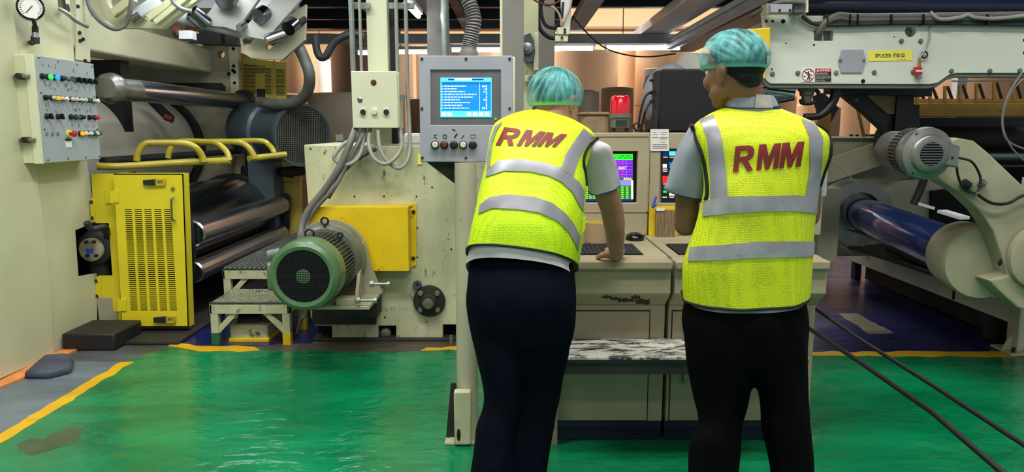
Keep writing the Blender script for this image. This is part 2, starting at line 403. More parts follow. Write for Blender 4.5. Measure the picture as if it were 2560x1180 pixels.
# overhead rails running away from the viewer
def ybeam(name, label, a, ya, b2, w, h, m, cat='beam', y1=None):
    p = P(a[0], a[1], ya)
    y2 = b2
    return tag(MB().box((p.x-w/2, ya, p.z-h), (p.x+w/2, y2, p.z)).build(name, m, bev=.004), label, cat)
def rail(label, xa, xb, zb, yend, h, m, y0=3.9, name='overhead_rail', cat='beam'):
    A = G(xa, 0, zb); B = G(xb, 0, zb); e = G((xa+xb)/2, yend, zb).y if yend > 20 else yend
    return tag(MB().box((A.x, y0, zb), (B.x, e, zb+h)).build(name, m, bev=.004), label, cat)
rail('wide grey overhead beam, leftmost of the three sloping away at top centre', 1466, 1512, 2.60, 78, .10, 'girder')
rail('wide bright grey overhead duct, middle of the three sloping away at top', 1718, 1814, 2.56, 100, .10, 'girder_light')
rail('light steel rail running back from the splicer, rightmost of the three overhead', 1862, 1888, 2.46, 112, .05, 'girder_light', 4.2)
rail('lower grey rail under the light steel rail behind the splicer', 1906, 1930, 2.40, 124, .06, 'girder', 4.2, 'support_rail', 'rail')
rail('dark grey flat beam outside the light rail behind the splicer', 1940, 2040, 2.44, 130, .05, 'girder_dark', 4.95, 'support_rail', 'rail')
rail('grey sloping beam beside the cream column at top left of centre', 1036, 1062, 2.60, 60, .12, 'girder')

# fluorescent tubes
def tubelamp(x0, x1, y, Y, label, g='fluorescent tubes over the paper store'):
    a = P(x0, y, Y); c2 = P(x1, y, Y)
    t = thing('fluorescent_lamp', label, 'lamp', ((a.x+c2.x)/2, Y, a.z), g)
    MB().box((a.x-.03, Y-.03, a.z+.035), (c2.x+.03, Y+.05, a.z+.075)).build('housing', 'white', t)
    MB().cyl(V((a.x, Y, a.z)), V((c2.x, Y, a.z)), .022, n=12).build('tube', 'tube_light', t)
    for q in (a.x-.02, c2.x): MB().box((q, Y-.02, a.z-.02), (q+.02, Y+.02, a.z+.036)).build('lamp_holder', 'white', t)
    MB().box((a.x+.2, Y-.006, a.z+.076), (a.x+.21, Y+.006, 2.79 if Y < 9 else 6.59)).build('hanger', 'grime', t)
for x0, x1, y, Y, lb in ((1346, 1482, 122, 9.6, 'lit fluorescent tube right of the narrow grey column, over brown rolls'),
                     (1516, 1698, 121, 9.6, 'rightmost lit fluorescent tube, above the red beacon'),
                     (1130, 1256, 126, 9.6, 'lit fluorescent tube behind the ribbed hose above the terminal'),
                     (962, 1068, 131, 9.9, 'lit fluorescent tube behind the thin pipes right of the cream column'),
                     (896, 922, 133, 10.2, 'short lit tube end seen just left of the cream column'),
                     (764, 826, 97, 11.4, 'high lit tube beside the hanging black hose')):
    tubelamp(x0, x1, y, Y, lb)
a = P(1000, -20, 5.4); b = P(1046, 42, 6.3)
t = thing('fluorescent_lamp', 'bright slanting tube near the top, right of the cream column', 'lamp', a)
MB().cyl(P(1016, 8, 5.2), P(1046, 40, 6.6), .022, n=12).build('tube', 'tube_light', t)
MB().beam(P(1020, -2, 5.2), P(1049, 32, 6.6), .06, .03).build('housing', 'white', t)
MB().box((P(1030, 0, 5.9).x, 5.9, P(1030, 10, 5.9).z), (P(1030, 0, 5.9).x+.01, 5.91, 2.9)).build('hanger', 'grime', t)

# ================================================================ paper rolls of the store
def roll(px0, px1, pytop, Y, h, m, label, name='paper_roll'):
    a = P(px0, pytop, Y); b = P(px1, pytop, Y); r = (b.x-a.x)/2; z1 = a.z; z0 = max(.0, z1-h)
    z0 = 0.0; t = thing(name, label, 'paper roll', ((a.x+b.x)/2, Y, z0), 'rolls of brown paper in the store')
    cx, cy = (a.x+b.x)/2, Y
    MB().lathe((cx, cy, z0), (0, 0, 1), [(0, r-.01), (.012, r), (z1-z0-.012, r), (z1-z0, r-.01)], 48).build('wound_paper', m, t)
    MB().pipe((cx, cy, z1-.004), (cx, cy, z1+.008), .06, .045).build('core', 'kraft_dark', t)
    for k in (.35, .68): MB().pipe((cx, cy, z0+(z1-z0)*k), (cx, cy, z0+(z1-z0)*k+.01), r+.003, r-.005, 48).build('strap', 'kraft_dark', t)
    return t
RL = [
 # x0,x1,ytop,Y,h,mat,label
 (772, 1010, 236, 8.9, 1.9, 'kraft_grey', 'large greyish brown paper roll standing behind the cream gearbox block'),
 (828, 1030, 92, 11.4, 1.2, 'kraft_dark', 'tall brown roll high behind the small cream switch box'),
 (700, 790, 110, 12.2, 1.6, 'kraft', 'light brown roll behind the thick grey hose'),
 (640, 764, 236, 11.0, 2.2, 'kraft', 'brown roll seen between yellow mesh guard and grey blower'),
 (1040, 1230, 120, 12.6, 1.5, 'kraft_dark', 'dim brown roll behind the blue screen terminal'),
 (1020, 1240, 250, 10.4, 2.0, 'kraft_dark', 'lower dim brown roll behind the terminal'),
 (1388, 1545, 130, 11.6, 2.6, 'kraft', 'broad bright kraft roll right of the grey column'),
 (1546, 1610, 128, 12.6, 2.6, 'kraft', 'narrow bright kraft roll between two broad ones'),
 (1590, 1726, 128, 11.8, 2.6, 'kraft', 'bright kraft roll above the black roll end'),
 (1503, 1584, 219, 9.4, 2.2, 'kraft_dark', 'brown roll standing right behind the red beacon'),
 (1446, 1498, 227, 8.9, 2.0, 'kraft_grey', 'narrow grey brown roll behind the bending man'),
 (1612, 1700, 172, 9.8, 2.3, 'kraft_grey', 'pale brown roll left of the black roll end'),
 (1912, 1990, 240, 10.0, 2.2, 'kraft', 'kraft roll seen under the splicer beside the standing man'),
 (1992, 2052, 262, 11.4, 2.2, 'kraft', 'kraft roll in the gap under the splicer, second from left'),
 (2040, 2100, 268, 9.6, 2.0, 'kraft_dark', 'narrow dark brown roll in the gap under the splicer'),
 (2086, 2176, 238, 10.8, 2.4, 'kraft', 'kraft roll behind the black triangular gusset'),
 (2160, 2300, 236, 12.0, 2.4, 'kraft', 'kraft roll farthest right in the gap under the splicer'),
 (2330, 2640, 150, 10.6, 2.6, 'kraft_dark', 'brown roll behind the ochre guard bar'),
]
for r_ in RL: roll(*r_)
rl0 = [o for o in C.objects if o.name == 'paper_roll'][0]
rr0 = (P(1010, 236, 8.9).x-P(772, 236, 8.9).x)/2; yl0 = 8.9-rr0-.004
MB().fp([(838, 337), (857, 335), (858, 352), (840, 353)], yl0, .03).build('paper_label', 'paper_white', rl0)
# rolls stacked under or over
for q0, q1, yy, Y in ((790, 826, 150, 12.9),): roll(q0, q1, yy, Y, 2.4, 'paper_white', 'narrow white wrapped roll between brown rolls')
roll(1460, 1660, -10, 15.0, 1.5, 'kraft', 'high roll top under the ceiling deck') if False else None
t = thing('carton', 'brown rounded carton standing behind the console beside the red beacon', 'box', P(1490, 332, 4.3))
mb = MB(); pbox(mb, 1454, 280, 1523, 372, 4.25, .3); mb.build('carton_body', 'cardboard', t, bev=.03)
mb = MB(); pbox(mb, 1452, 280, 1525, 287, 4.24, .32); mb.build('lid', 'cardboard', t, bev=.01)
# ================================================================ LEFT MACHINE
XL = -2.92
def XP(pts, X, d, holes=()):
    mb = MB(); mb.plate([PX(x, y, X) for x, y in pts], (d, 0, 0), [[PX(x, y, X) for x, y in h] for h in holes]); return mb
ml = thing('corrugating_machine', 'cream machine with steel drums and rollers filling the left side', 'machine', (-3.4, 6.5, 0))
# near side panel (faces the aisle), notch for the pump
nf = PX(244, 838, XL); yN = nf.y
zt = 3.0
pan = [V((XL, 2.2, .03)), V((XL, nf.y, nf.z+.0)), PX(243, 683, XL), PX(197, 692, XL), PX(189, 576, XL), PX(240, 556, XL), V((XL, yN, 1.6)), V((XL, yN, zt)), V((XL, 2.2, zt))]
MB().plate(pan, (-.03, 0, 0)).build('side_panel', 'cream', ml, smooth=False, bev=.004)
# slightly bulged sheet cover, nearer part
sh = [V((XL, 2.3, .06)), PX(128, 886, XL), PX(118, 700, XL), PX(100, 540, XL), PX(80, 408, XL), PX(52, 300, XL), PX(38, 142, XL), V((XL, PX(38, 142, XL).y, 2.9)), V((XL, 2.3, 2.9))]
MB().plate(sh, (.022, 0, 0)).build('sheet_cover', 'cream', ml, smooth=False, bev=.008)
# back body so the panel has depth
MB().box((XL-.9, 2.2, .1), (XL-.05, 4.3, zt)).build('near_body', 'cream', ml)
MB().box((XL-.9, 4.35, 2.05), (XL-.35, yN, zt)).build('near_body_top', 'stand_paint', ml)
MB().plate([PX(222, 156, XL+.001), PX(218, -60, XL+.001), PX(186, -60, XL+.001), PX(188, 150, XL+.001)], (.012, 0, 0)).build('bolting_strip', 'cream', ml, bev=.003)
mb = MB()
for q in ((193, 16), (197, 82), (206, 98), (199, 102), (211, 152)):
    p = PX(q[0], q[1], XL+.014); mb.cyl(p, p+V((.012, 0, 0)), .012, n=8)
mb.build('bolt', 'black', ml)['kind'] = 'stuff'
# cross beam from near to far frame
p0 = P(575, 190, 8.0)
MB().box((XL-.55, yN-.1, 2.0), (XL-.25, 8.0, 2.26)).build('crossbeam', 'cream', ml, bev=.02)
MB().box((XL-.9, yN-.1, 2.28), (XL-.5, 8.0, 2.6)).build('crossbeam', 'cream', ml, bev=.02)
# far frame plate
ff = [(515, 112), (592, 112), (596, 250), (604, 420), (612, 620), (560, 640), (300, 640), (300, 150)]
MB().fp(ff, 8.0, .12, [[(552+10*math.cos(a*.7), 136+10*math.sin(a*.7)) for a in range(9)]]).build('far_frame', 'stand_paint', ml, smooth=False)
MB().fp([(570, 112), (592, 112), (598, 250), (606, 430), (586, 430), (578, 250)], 7.97, .03).build('frame_strip', 'cream', ml, bev=.004)
mb = MB()
for q in ((583, 122), (584, 165), (582, 176), (586, 180), (586, 207), (588, 238), (572, 184)): p = P(q[0], q[1], 7.965); mb.cyl(p, p+V((0, .01, 0)), .018, n=8)
mb.build('bolt_hole', 'void', ml)['kind'] = 'stuff'
MB().fp([(400, 207), (552, 207), (562, 216), (564, 240), (400, 222)], 7.98, .02).build('recess', 'grime', ml)
# uprights at machine centre, dark
MB().box((XL-.72, 6.45, .9), (XL-.42, 6.6, 2.0)).build('inner_upright', 'dark', ml)
MB().plate([P(362, 250, 6.9), P(385, 250, 6.9), P(430, 292, 6.9), P(412, 300, 6.9)], (0, .06, 0)).build('arm', 'black', ml)
MB().cyl(P(412, 292, 6.88), P(432, 300, 6.88), .03, n=12).build('sensor_head', 'dull_red', ml)
# black plane far inside, stands in for the shade of the interior
MB().box((-5.2, 5.4, .05), (-5.1, 8, 3)).build('dark_backdrop', 'void', ml)
# drums
MB().lathe((-3.84, 5.35, 1.22), (0, 1, 0), [(0, .48), (.05, .53), (2.45, .53), (2.5, .48)], 64).build('beige_drum', 'drum', ml)
MB().pipe((-3.84, 7.86, 1.22), (-3.84, 7.95, 1.22), .57, .3, 64).build('drum_rim', 'dark', ml)
MB().lathe((-2.80, 5.3, .56), (0, 1, 0), [(0, .36), (.02, .385), (2.05, .385), (2.07, .36)], 80).build('chrome_drum', 'chrome_dark', ml)
MB().pipe((-2.80, 7.38, .56), (-2.80, 7.43, .56), .42, .3, 64).build('drum_rim', 'dark', ml)
def yroller(far, Yf_, Yn, r, m, name='roller', prof=None):
    p = P(far[0], far[1], Yf_)
    a = V((p.x, Yn, p.z)); l = Yf_-Yn
    return MB().lathe(a, (0, 1, 0), prof or [(0, r*.4), (.001, r-.012), (.012, r), (l-.012, r), (l, r-.012)], 40).build(name, m, ml)
p = P(606, 254, 7.85)
MB().lathe((p.x, 5.62, p.z), (0, 1, 0), [(0, .055), (.0, .082), (2.2, .082), (2.22, .07)], 40).build('roller', 'chrome', ml)
MB().lathe((p.x, 5.22, p.z), (0, 1, 0), [(0, .07), (.03, .10), (.08, .108), (.12, .10), (.14, .075), (.40, .082)], 40).build('roller_neck', 'cast', ml)
MB().lathe((p.x, 7.84, p.z), (0, 1, 0), [(0, .12), (.08, .125), (.1, .09)], 24).build('roller_bearing', 'black', ml)
yroller((700, 512), 7.5, 5.40, .098, 'chrome'); yroller((702, 582), 7.45, 5.35, .082, 'chrome')
yroller((640, 560), 7.4, 5.4, .09, 'chrome_dark'); yroller((560, 690), 7.3, 5.35, .10, 'chrome_dark')
yroller((600, 640), 7.3, 5.4, .07, 'chrome_dark')
# black bearing bracket at the far end of the two rollers
MB().fp([(672, 486), (716, 484), (726, 494), (722, 570), (706, 610), (672, 600)], 7.52, .05).build('bearing_bracket', 'black', ml, bev=.01)
MB().fp([(470, 540), (478, 560), (486, 640), (478, 720), (470, 720)], 5.33, .05).build('bearing_bracket', 'black', ml, bev=.01)
# yellow far guard panel
gp = thing('safety_guard', 'yellow sheet guard panel behind the two bright rollers', 'guard', P(705, 612, 7.7))
MB().fp([(652, 446), (752, 444), (756, 618), (652, 625)], 7.7, .03).build('sheet', 'yellow_dull', gp, bev=.004)
MB().fp([(652, 444), (753, 442), (753, 450), (652, 452)], 7.66, .04).build('lip', 'yellow_dull', gp)
mb = MB(); mb.fp([(652, 459), (744, 457), (744, 466), (652, 468)], 7.675, .02)
mb.build('rib', 'yellow_dull', gp)
mb = MB()
for i in range(18): y = 448+i*3.0; mb.fp([(660, y), (680, y-.5), (680, y+.8), (660, y+1.3)], 7.655 if i < 2 else 7.69, .006)
o = mb.build('vent_slot', 'void', gp); o['kind'] = 'stuff'
MB().box((gp.location.x-.3, 7.72, 0), (gp.location.x-.24, 7.78, .6)).box((gp.location.x+.14, 7.72, 0), (gp.location.x+.2, 7.78, .6)).build('leg', 'yellow_dull', gp)
# low dark inner sheets under the drums
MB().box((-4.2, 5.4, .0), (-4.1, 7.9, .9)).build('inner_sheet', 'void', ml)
tag(MB().box((-3.9, 4.75, .006), (G(448, 862).x, 7.6, .02)).build('pit_shade_plate', 'grime'), 'dark plate standing in for the shaded pit under the left machine rollers', 'plate')  # flat dark plate, its colour stands in for the shade of a pit

# pump in the notch
pu = thing('pump', 'round pale pump end with black housing set in the panel notch', 'pump', P(230, 690, 5.2))
c = P(240, 618, 5.12)
MB().lathe(c+V((0, .08, 0)), (0, -1, 0), [(0, .10), (.06, .125), (.10, .12), (.12, .09)], 32).build('housing', 'rubber', pu)
c2 = P(222, 626, 5.0)
MB().lathe(c2+V((0, .05, 0)), (0, -1, 0), [(0, .08), (.03, .08), (.036, .07)], 32).build('end_cap', 'stand_paint', pu)
MB().box(P(214, 622, 4.96), P(233, 634, 4.97)).build('plate', 'blue_plastic', pu)
mb = MB()
for q in ((213, 606), (232, 606), (216, 640), (238, 640)): mb.cyl(P(q[0], q[1], 4.96), P(q[0], q[1], 4.965)+V((0, .02, 0)), .012, n=8)
mb.build('bolt', 'black', pu)['kind'] = 'stuff'
MB().tube([P(216, 556, 4.9), P(230, 572, 4.94), P(262, 568, 5.0), P(268, 590, 5.1)], .022).build('pump_hose', 'rubber', pu)
MB().box((XL-.3, yN+.14, .9-.6), (XL+.2, yN+.2, 1.0)).build('back_plate', 'void', pu)

# yellow guard door
YG = 5.06
gd = thing('guard_door', 'bright yellow hinged guard door with louvred slots beside the cream panel', 'guard', P(350, 835, YG))
MB().fp([(229, 435), (287, 434), (304, 836), (264, 836), (250, 760), (244, 690), (281, 690), (272, 558), (238, 558), (231, 500)], YG+.03, .025).build('fixed_flange', 'yellow', gd, smooth=False)
cols = []
for k in range(5):
    xt = 311+k*24.6; xb = 326+k*24.6
    cols.append([(xt, 523), (xt+18.5, 523), (xb+18.5, 779), (xb, 779)])
dr = MB().fp([(284, 434), (458, 434), (472, 818), (306, 818)], YG-.05, .012, cols).build('door_sheet', 'yellow', gd, smooth=False)
mb = MB()
for k in range(5):
    xt = 311+k*24.6; xb = 326+k*24.6
    for i in range(52):
        f = (i+.5)/52; y = 523+256*f; x = xt+(xb-xt)*f
        mb.fp([(x-1, y-.2), (x+19.5, y-.2), (x+19.5, y+2.1), (x-1, y+2.1)], YG-.048, .006)
o = mb.build('louvre', 'yellow', dr, smooth=False); o['kind'] = 'stuff'
MB().fp([(292, 505), (452, 505), (466, 795), (310, 795)], YG-.01, .005).build('backing', 'void', gd, smooth=False)
a, b_, c3, d3 = P(284, 434, YG-.05), P(458, 434, YG-.05), P(472, 818, YG-.05), P(306, 818, YG-.05)
MB().plate([b_, c3, c3+V((0, .09, 0)), b_+V((0, .09, 0))], (-.008, 0, 0)).build('door_edge', 'yellow', gd)
MB().plate([d3, c3, c3+V((0, .09, 0)), d3+V((0, .09, 0))], (0, 0, .008)).plate([a, b_, b_+V((0, .09, 0)), a+V((0, .09, 0))], (0, 0, -.008)).build('door_edge', 'yellow', gd)
for x, y in ((278, 492), (297, 763)):
    h = MB().fp([(x-16, y-18), (x-1, y-18), (x-1, y+17), (x-14, y+17)], YG+.018, .01).fp([(x+2, y-15), (x+18, y-15), (x+18, y+15), (x+2, y+15)], YG-.06, .01).build('hinge', 'yellow', gd, bev=.002)
    MB().cyl(P(x, y-15, YG-.058), P(x, y+15, YG-.058), .008, n=10).build('pin', 'yellow', h)
for x, y in ((372, 456), (398, 800)):
    h = MB().fp([(x-16, y-5), (x+14, y-8), (x+16, y+8), (x-14, y+7)], YG-.075, .024).build('latch', 'dark', gd, bev=.003)
    MB().fp([(x+16, y-9), (x+40, y-9), (x+40, y+9), (x+16, y+9)], YG-.068, .017, [[(x+22, y-4), (x+34, y-4), (x+34, y+5), (x+22, y+5)]]).build('catch', 'rail_yellow', h, bev=.002)
p = P(431, 472, YG-.06); MB().lathe(p+V((0, .015, 0)), (0, -1, 0), [(0, .014), (.01, .014), (.02, .009)], 16).build('lock', 'steel', gd)
MB().tube([P(432, 493, YG-.05), P(431, 494, YG-.09), P(428, 500, YG-.10), P(430, 545, YG-.10), P(435, 551, YG-.09), P(436, 551, YG-.05)], .007, sub=3).build('handle', 'steel', gd)
for y in (505, 545, 702, 740): MB().cyl(P(230+(y-505)*.06, y, YG+.02), P(230+(y-505)*.06, y, YG+.03), .014, n=10).build('bolt', 'black', gd)
MB().fp([(224, 497), (236, 497), (238, 556), (228, 556)], YG+.022, .01).build('bracket', 'yellow', gd, bev=.004)
MB().fp([(238, 692), (252, 692), (252, 752), (240, 752)], YG+.022, .01).build('bracket', 'yellow', gd, bev=.004)
MB().box((P(290, 830, 5.2).x-.1, YG+.06, 0), (P(290, 830, 5.2).x, YG+.12, .8)).build('foot', 'grime', gd)

# control cabinet on the left wall
XB = -2.78
cb = thing('control_cabinet', 'pendant cream control box with pale grey face full of buttons, on left panel', 'control box', PX(170, 400, XB))
F0 = [(98, 140), (235, 158), (251, 398), (121, 408)]
q = [PX(x, y, XB) for x, y in F0]
yn = (q[0].y+q[3].y)/2; yf = (q[1].y+q[2].y)/2; z1 = (q[0].z+q[1].z)/2; z0 = (q[2].z+q[3].z)/2
MB().box((-3.1 if False else XL-.02, yn+.002, z0), (XB-.006, yf, z1)).build('case', 'cream_light', cb, bev=.004)
MB().box((XL-.45, yn-.045, z0), (XB-.03, yn, z1)).build('case_side', 'cream', cb, bev=.004)
MB().box((XB-.055, yn-.052, z0-.002), (XB-.05+.045, yn-.03, z1+.002)).build('door_lip', 'cream_light', cb, bev=.002)
face = MB().box((XB-.006, yn-.03, z0+.002), (XB, yf, z1-.002)).build('face_plate', 'box_face', cb, bev=.002)
for v in (.20, .78):
    zz = z1+(z0-z1)*v; h = MB().obox((XB-.07, yn-.068, zz), (.085, .03, .022)).build('latch', 'motor_grey', cb, bev=.005)
    MB().cyl((XB-.075, yn-.095, zz), (XB-.075, yn-.045, zz), .018, n=12).build('latch_hub', 'dark', h)
def fpt(u, v, off=0.): return V((XB+off, yn-.03+(yf-yn+.03)*u, z1+(z0-z1)*v))
for u, v in ((.04, .02), (.35, .03), (.68, .03), (.96, .03), (.03, .34), (.97, .34), (.03, .68), (.97, .68), (.04, .97), (.38, .97), (.7, .97), (.97, .97)):
    MB().lathe(fpt(u, v), (1, 0, 0), [(0, .007), (.004, .007), (.006, .004)], 10).build('screw', 'steel', cb)
def button(u, v, m, r=.0135, l=.03, name='push_button', off=0.):
    o = MB().lathe(fpt(u, v), (1, 0, 0), [(0, r+.004), (.012, r+.004), (.014, r)], 16).build('button_ring', 'black', cb)
    MB().lathe(fpt(u, v, .013), (1, 0, 0), [(0, r), (l-.014, r), (l-.010, r*.8)], 16).build(name, m, o)
def knob(u, v, m='black', r=.016):
    o = MB().lathe(fpt(u, v), (1, 0, 0), [(0, r+.002), (.012, r), (.024, r*.9)], 16).build('selector_base', m, cb)
    MB().obox(fpt(u, v, .032), (.02, .009, .036), Matrix.Rotation(.4, 3, 'X')).build('selector_grip', m, o, bev=.002)
for u, v, m in ((.06, .19, 'black'), (.15, .19, 'lamp_green'), (.26, .19, 'lamp_blue'), (.38, .19, 'navy')): button(u, v, m)
for u in (.62, .72, .82, .93): knob(u, .19)
knob(.5, .19, 'motor_grey', .012)
for u, v, m in ((.08, .385, 'black'), (.18, .385, 'button_white'), (.25, .385, 'lamp_orange'), (.32, .385, 'button_white'), (.39, .385, 'white'), (.50, .385, 'button_white'), (.57, .385, 'button_white'), (.66, .385, 'button_white'), (.73, .385, 'button_white'), (.82, .385, 'button_green'), (.90, .385, 'button_white'), (.96, .385, 'white')): button(u, v, m, .012)
knob(.08, .56); knob(.26, .56)
for u, m in ((.48, 'grime'), (.57, 'button_green'), (.66, 'black'), (.82, 'black'), (.93, 'red')): button(u, .56, m, .013)
for u in (.06, .15, .24): MB().lathe(fpt(u, .725), (1, 0, 0), [(0, .013), (.004, .012)], 16).build('hole_plug', 'grey_paint', cb)
h = MB().lathe(fpt(.42, .725), (1, 0, 0), [(0, .024), (.012, .024)], 20).build('emergency_stop', 'sign_yellow', cb)
MB().lathe(fpt(.42, .725, .012), (1, 0, 0), [(0, .011), (.02, .011), (.022, .021), (.034, .019), (.038, .01)], 20).build('mushroom_head', 'red', h)
for u, m in ((.62, 'lamp_orange'), (.69, 'button_white'), (.78, 'button_white'), (.84, 'button_green'), (.90, 'button_white'), (.96, 'button_green')): button(u, .725, m, .013)
MB().box(fpt(.36, .78), fpt(.46, .86, .004)).build('tag', 'white', cb); MB().box(fpt(.36, .775), fpt(.45, .795, .008)).build('tag_clip', 'dark', cb)
mb = MB(); random.seed(3)
for u, v in ((.1, .09), (.2, .09), (.3, .1), (.6, .11), (.85, .12), (.1, .27), (.16, .29), (.25, .31), (.48, .31), (.52, .30), (.62, .31), (.08, .46), (.1, .51), (.24, .52), (.56, .51), (.6, .5), (.66, .5), (.8, .5), (.88, .5), (.5, .65), (.62, .66), (.74, .65), (.8, .655), (.9, .655), (.47, .25), (.45, .26)):
    for k in range(3):
        a = fpt(u+random.uniform(-.02, .02), v+random.uniform(-.012, .012)); l = random.uniform(.008, .02)
        mb.box(a, a+V((.0012, l if k % 2 else .003, .003 if k % 2 else l)))
o = mb.build('marking', 'grey_bezel', cb); o['kind'] = 'stuff'

# pressure gauge
pg = thing('pressure_gauge', 'round black rimmed pressure gauge at upper left with fitting below', 'gauge', PX(88, 110, XL+.02))
c = PX(76, 20, XL+.12); ax = V((.55, -.83, .02)).normalized()
MB().lathe(c-ax*.04, ax, [(0, .062), (.01, .072), (.062, .072), (.068, .066), (.066, .061), (.055, .06)], 40).build('case', 'black_gloss', pg)
MB().lathe(c+ax*.018, ax, [(0, .060), (.006, .060)], 40).build('dial', 'white', pg)
u_ = ax.cross(V((0, 0, 1))).normalized(); w_ = u_.cross(ax)
mb = MB()
for i in range(21):
    a = math.radians(-135+i*13.5); dd = u_*math.sin(a)+w_*math.cos(a); mb.beam(c+ax*.0255+dd*.045, c+ax*.0255+dd*.055, .0025, .001, ax)
mb.build('scale_marks', 'black', pg)['kind'] = 'stuff'
MB().beam(c+ax*.027-(u_*.5-w_*.5)*.02, c+ax*.027+(u_*.55-w_*.7)*.045, .004, .002, ax).build('needle', 'black', pg)
MB().cyl(PX(84, 50, XL+.09), PX(88, 66, XL+.07), .012, n=12).cyl(PX(88, 66, XL+.07), PX(88, 94, XL+.07), .018, n=6).cyl(PX(88, 92, XL+.07), PX(88, 108, XL+.07), .024, n=12).build('fitting', 'dark', pg)
MB().cyl(PX(88, 82, XL+.075), PX(88, 95, XL+.075), .0185, n=12).build('brass_nut', 'steel', pg)
MB().tube([PX(86, 104, XL+.07), PX(80, 108, XL+.06), PX(76, 106, XL-.01)], .014, sub=3).build('elbow', 'dark', pg)

# lever handle near top of panel
lv = thing('clamp_lever', 'bent steel lever handle on the upper left machine panel', 'handle', PX(160, 60, XL+.03))
MB().cyl(PX(152, -14, XL+.10), PX(156, 22, XL+.06), .022, n=14).build('pivot', 'steel', lv)
MB().tube([PX(146, 22, XL+.08), PX(165, 32, XL+.1), PX(190, 52, XL+.1), PX(218, 66, XL+.1)], .014, n=8, sub=4).build('lever', 'galv', lv)
MB().tube([PX(168, 14, XL+.0), PX(170, 26, XL+.05), PX(160, 30, XL+.08)], .012, n=8).build('stub', 'grime', lv)

# yellow tube rails in front of the drum
YR = 5.3
yr = thing('tube_rail', 'yellow bent tube handrail lying across the drum above the guard door', 'rail', P(400, 415, YR))
MB().tube([P(244, 415, YR-.05), P(300, 416, YR), P(430, 408, YR+.25), P(575, 401, YR+.3)], .026, n=14, sub=2).build('lower_rail', 'rail_yellow', yr)
MB().tube([P(342, 402, YR+.1), P(345, 382, YR+.1), P(362, 360, YR+.12), P(390, 357, YR+.15), P(455, 358, YR+.2), P(488, 368, YR+.22), P(505, 390, YR+.25), P(509, 406, YR+.25)], .024, n=14).build('bow', 'rail_yellow', yr)
MB().tube([P(420, 395, YR+.5), P(425, 375, YR+.5), P(445, 355, YR+.5), P(520, 355, YR+.4), P(548, 362, YR+.35), P(568, 382, YR+.32), P(573, 402, YR+.3)], .022, n=14).build('bow', 'rail_yellow', yr)
yr2 = thing('tube_rail', 'yellow bent tube handrail farther right in front of the blower', 'rail', P(650, 395, 6.3))
MB().tube([P(620, 397, 6.2), P(660, 392, 6.3), P(716, 386, 6.4)], .026, n=14).build('lower_rail', 'rail_yellow', yr2)
MB().tube([P(500, 356, 6.2), P(590, 355, 6.2), P(618, 366, 6.2), P(632, 385, 6.2), P(636, 398, 6.2)], .026, n=14).build('bow', 'rail_yellow', yr2)
MB().tube([P(570, 354, 6.5), P(650, 352, 6.5), P(672, 362, 6.5), P(684, 378, 6.4), P(686, 390, 6.4)], .024, n=14).build('bow', 'rail_yellow', yr2)
MB().cyl(P(560, 400, 6.0), P(580, 392, 7.9), .03, n=12).build('support_bar', 'motor_grey', yr2)
MB().cyl(P(256, 402, 5.5), P(600, 378, 7.9), .028, n=12).build('back_bar', 'grime', ml)

# small fittings at far frame
MB().fp([(591, 318), (617, 316), (617, 340), (591, 340)], 7.6, .1).build('junction_block', 'cream_light', ml, bev=.006)
MB().fp([(586, 390), (600, 390), (606, 440), (612, 620), (590, 620)], 7.9, .05).build('frame_foot', 'cream', ml, bev=.01)
MB().fp([(600, 415), (650, 415), (650, 442), (600, 442)], 7.6, .3).build('gear_case', 'black', ml, bev=.02)
for q0, q1, r in (((610, 270), (608, 300), .05), ((608, 352), (640, 352), .045), ((640, 432), (690, 428), .06), ((700, 430), (760, 425), .05), ((640, 425), (735, 438), .03)):
    MB().cyl(P(q0[0], q0[1], 7.5), P(q1[0], q1[1], 7.6), r, n=14).build('valve', 'grime', ml)
MB().fp([(706, 425), (725, 400), (738, 400), (742, 432), (730, 440), (700, 445)], 8.3, .03).build('far_guard', 'yellow_dull', ml)
MB().tube([P(735, 405, 7.6), P(755, 418, 7.6), P(748, 435, 7.6), P(715, 432, 7.6), P(680, 440, 7.6)], .022).build('hose_loop', 'black', ml)

# upper yellow perforated guard
ug = thing('mesh_guard', 'pale yellow perforated sheet guard above the grey blower', 'guard', P(650, 262, 8.3))
MB().fp([(596, 130), (640, 148), (714, 156), (716, 262), (600, 262)], 8.3, .03).build('sheet', 'yellow_dull', ug, smooth=False)
mb = MB(); 
for i in range(24):
    y = 156+i*3.5
    for j in range(26):
        x = 608+j*4.0+(2 if i % 2 else 0)
        if x > 710 or (676 < x < 690): continue
        if x < 676 and y > 156+26+ (0) and 636 < x < 662: continue
        if y < 150+ (x-600)*.16+6: continue
        if y > 236 and x < 690: continue
        mb.fp([(x, y), (x+2.6, y), (x+2.6, y+1.5), (x, y+1.5)], 8.292, .01)
mb.build('perforation', 'void', ug, smooth=False)['kind'] = 'stuff'
MB().fp([(642, 222), (662, 222), (662, 258), (642, 258)], 8.28, .015).build('pull_plate', 'grime', ug)
MB().fp([(683, 150), (686, 150), (690, 262), (686, 262)], 8.27, .025).build('seam', 'yellow_dull', ug)
MB().box((ug.location.x-.25, 8.34, 0), (ug.location.x-.19, 8.4, 2.1)).build('post', 'grime', ug)
ug2 = thing('mesh_guard', 'lower yellow perforated guard behind the blower and hose', 'guard', P(710, 420, 8.5))
MB().fp([(692, 262), (720, 262), (722, 440), (700, 440)], 8.5, .03).build('sheet', 'yellow_dull', ug2)
MB().box((ug2.location.x-.05, 8.53, 0), (ug2.location.x, 8.58, 1.2)).build('post', 'grime', ug2)

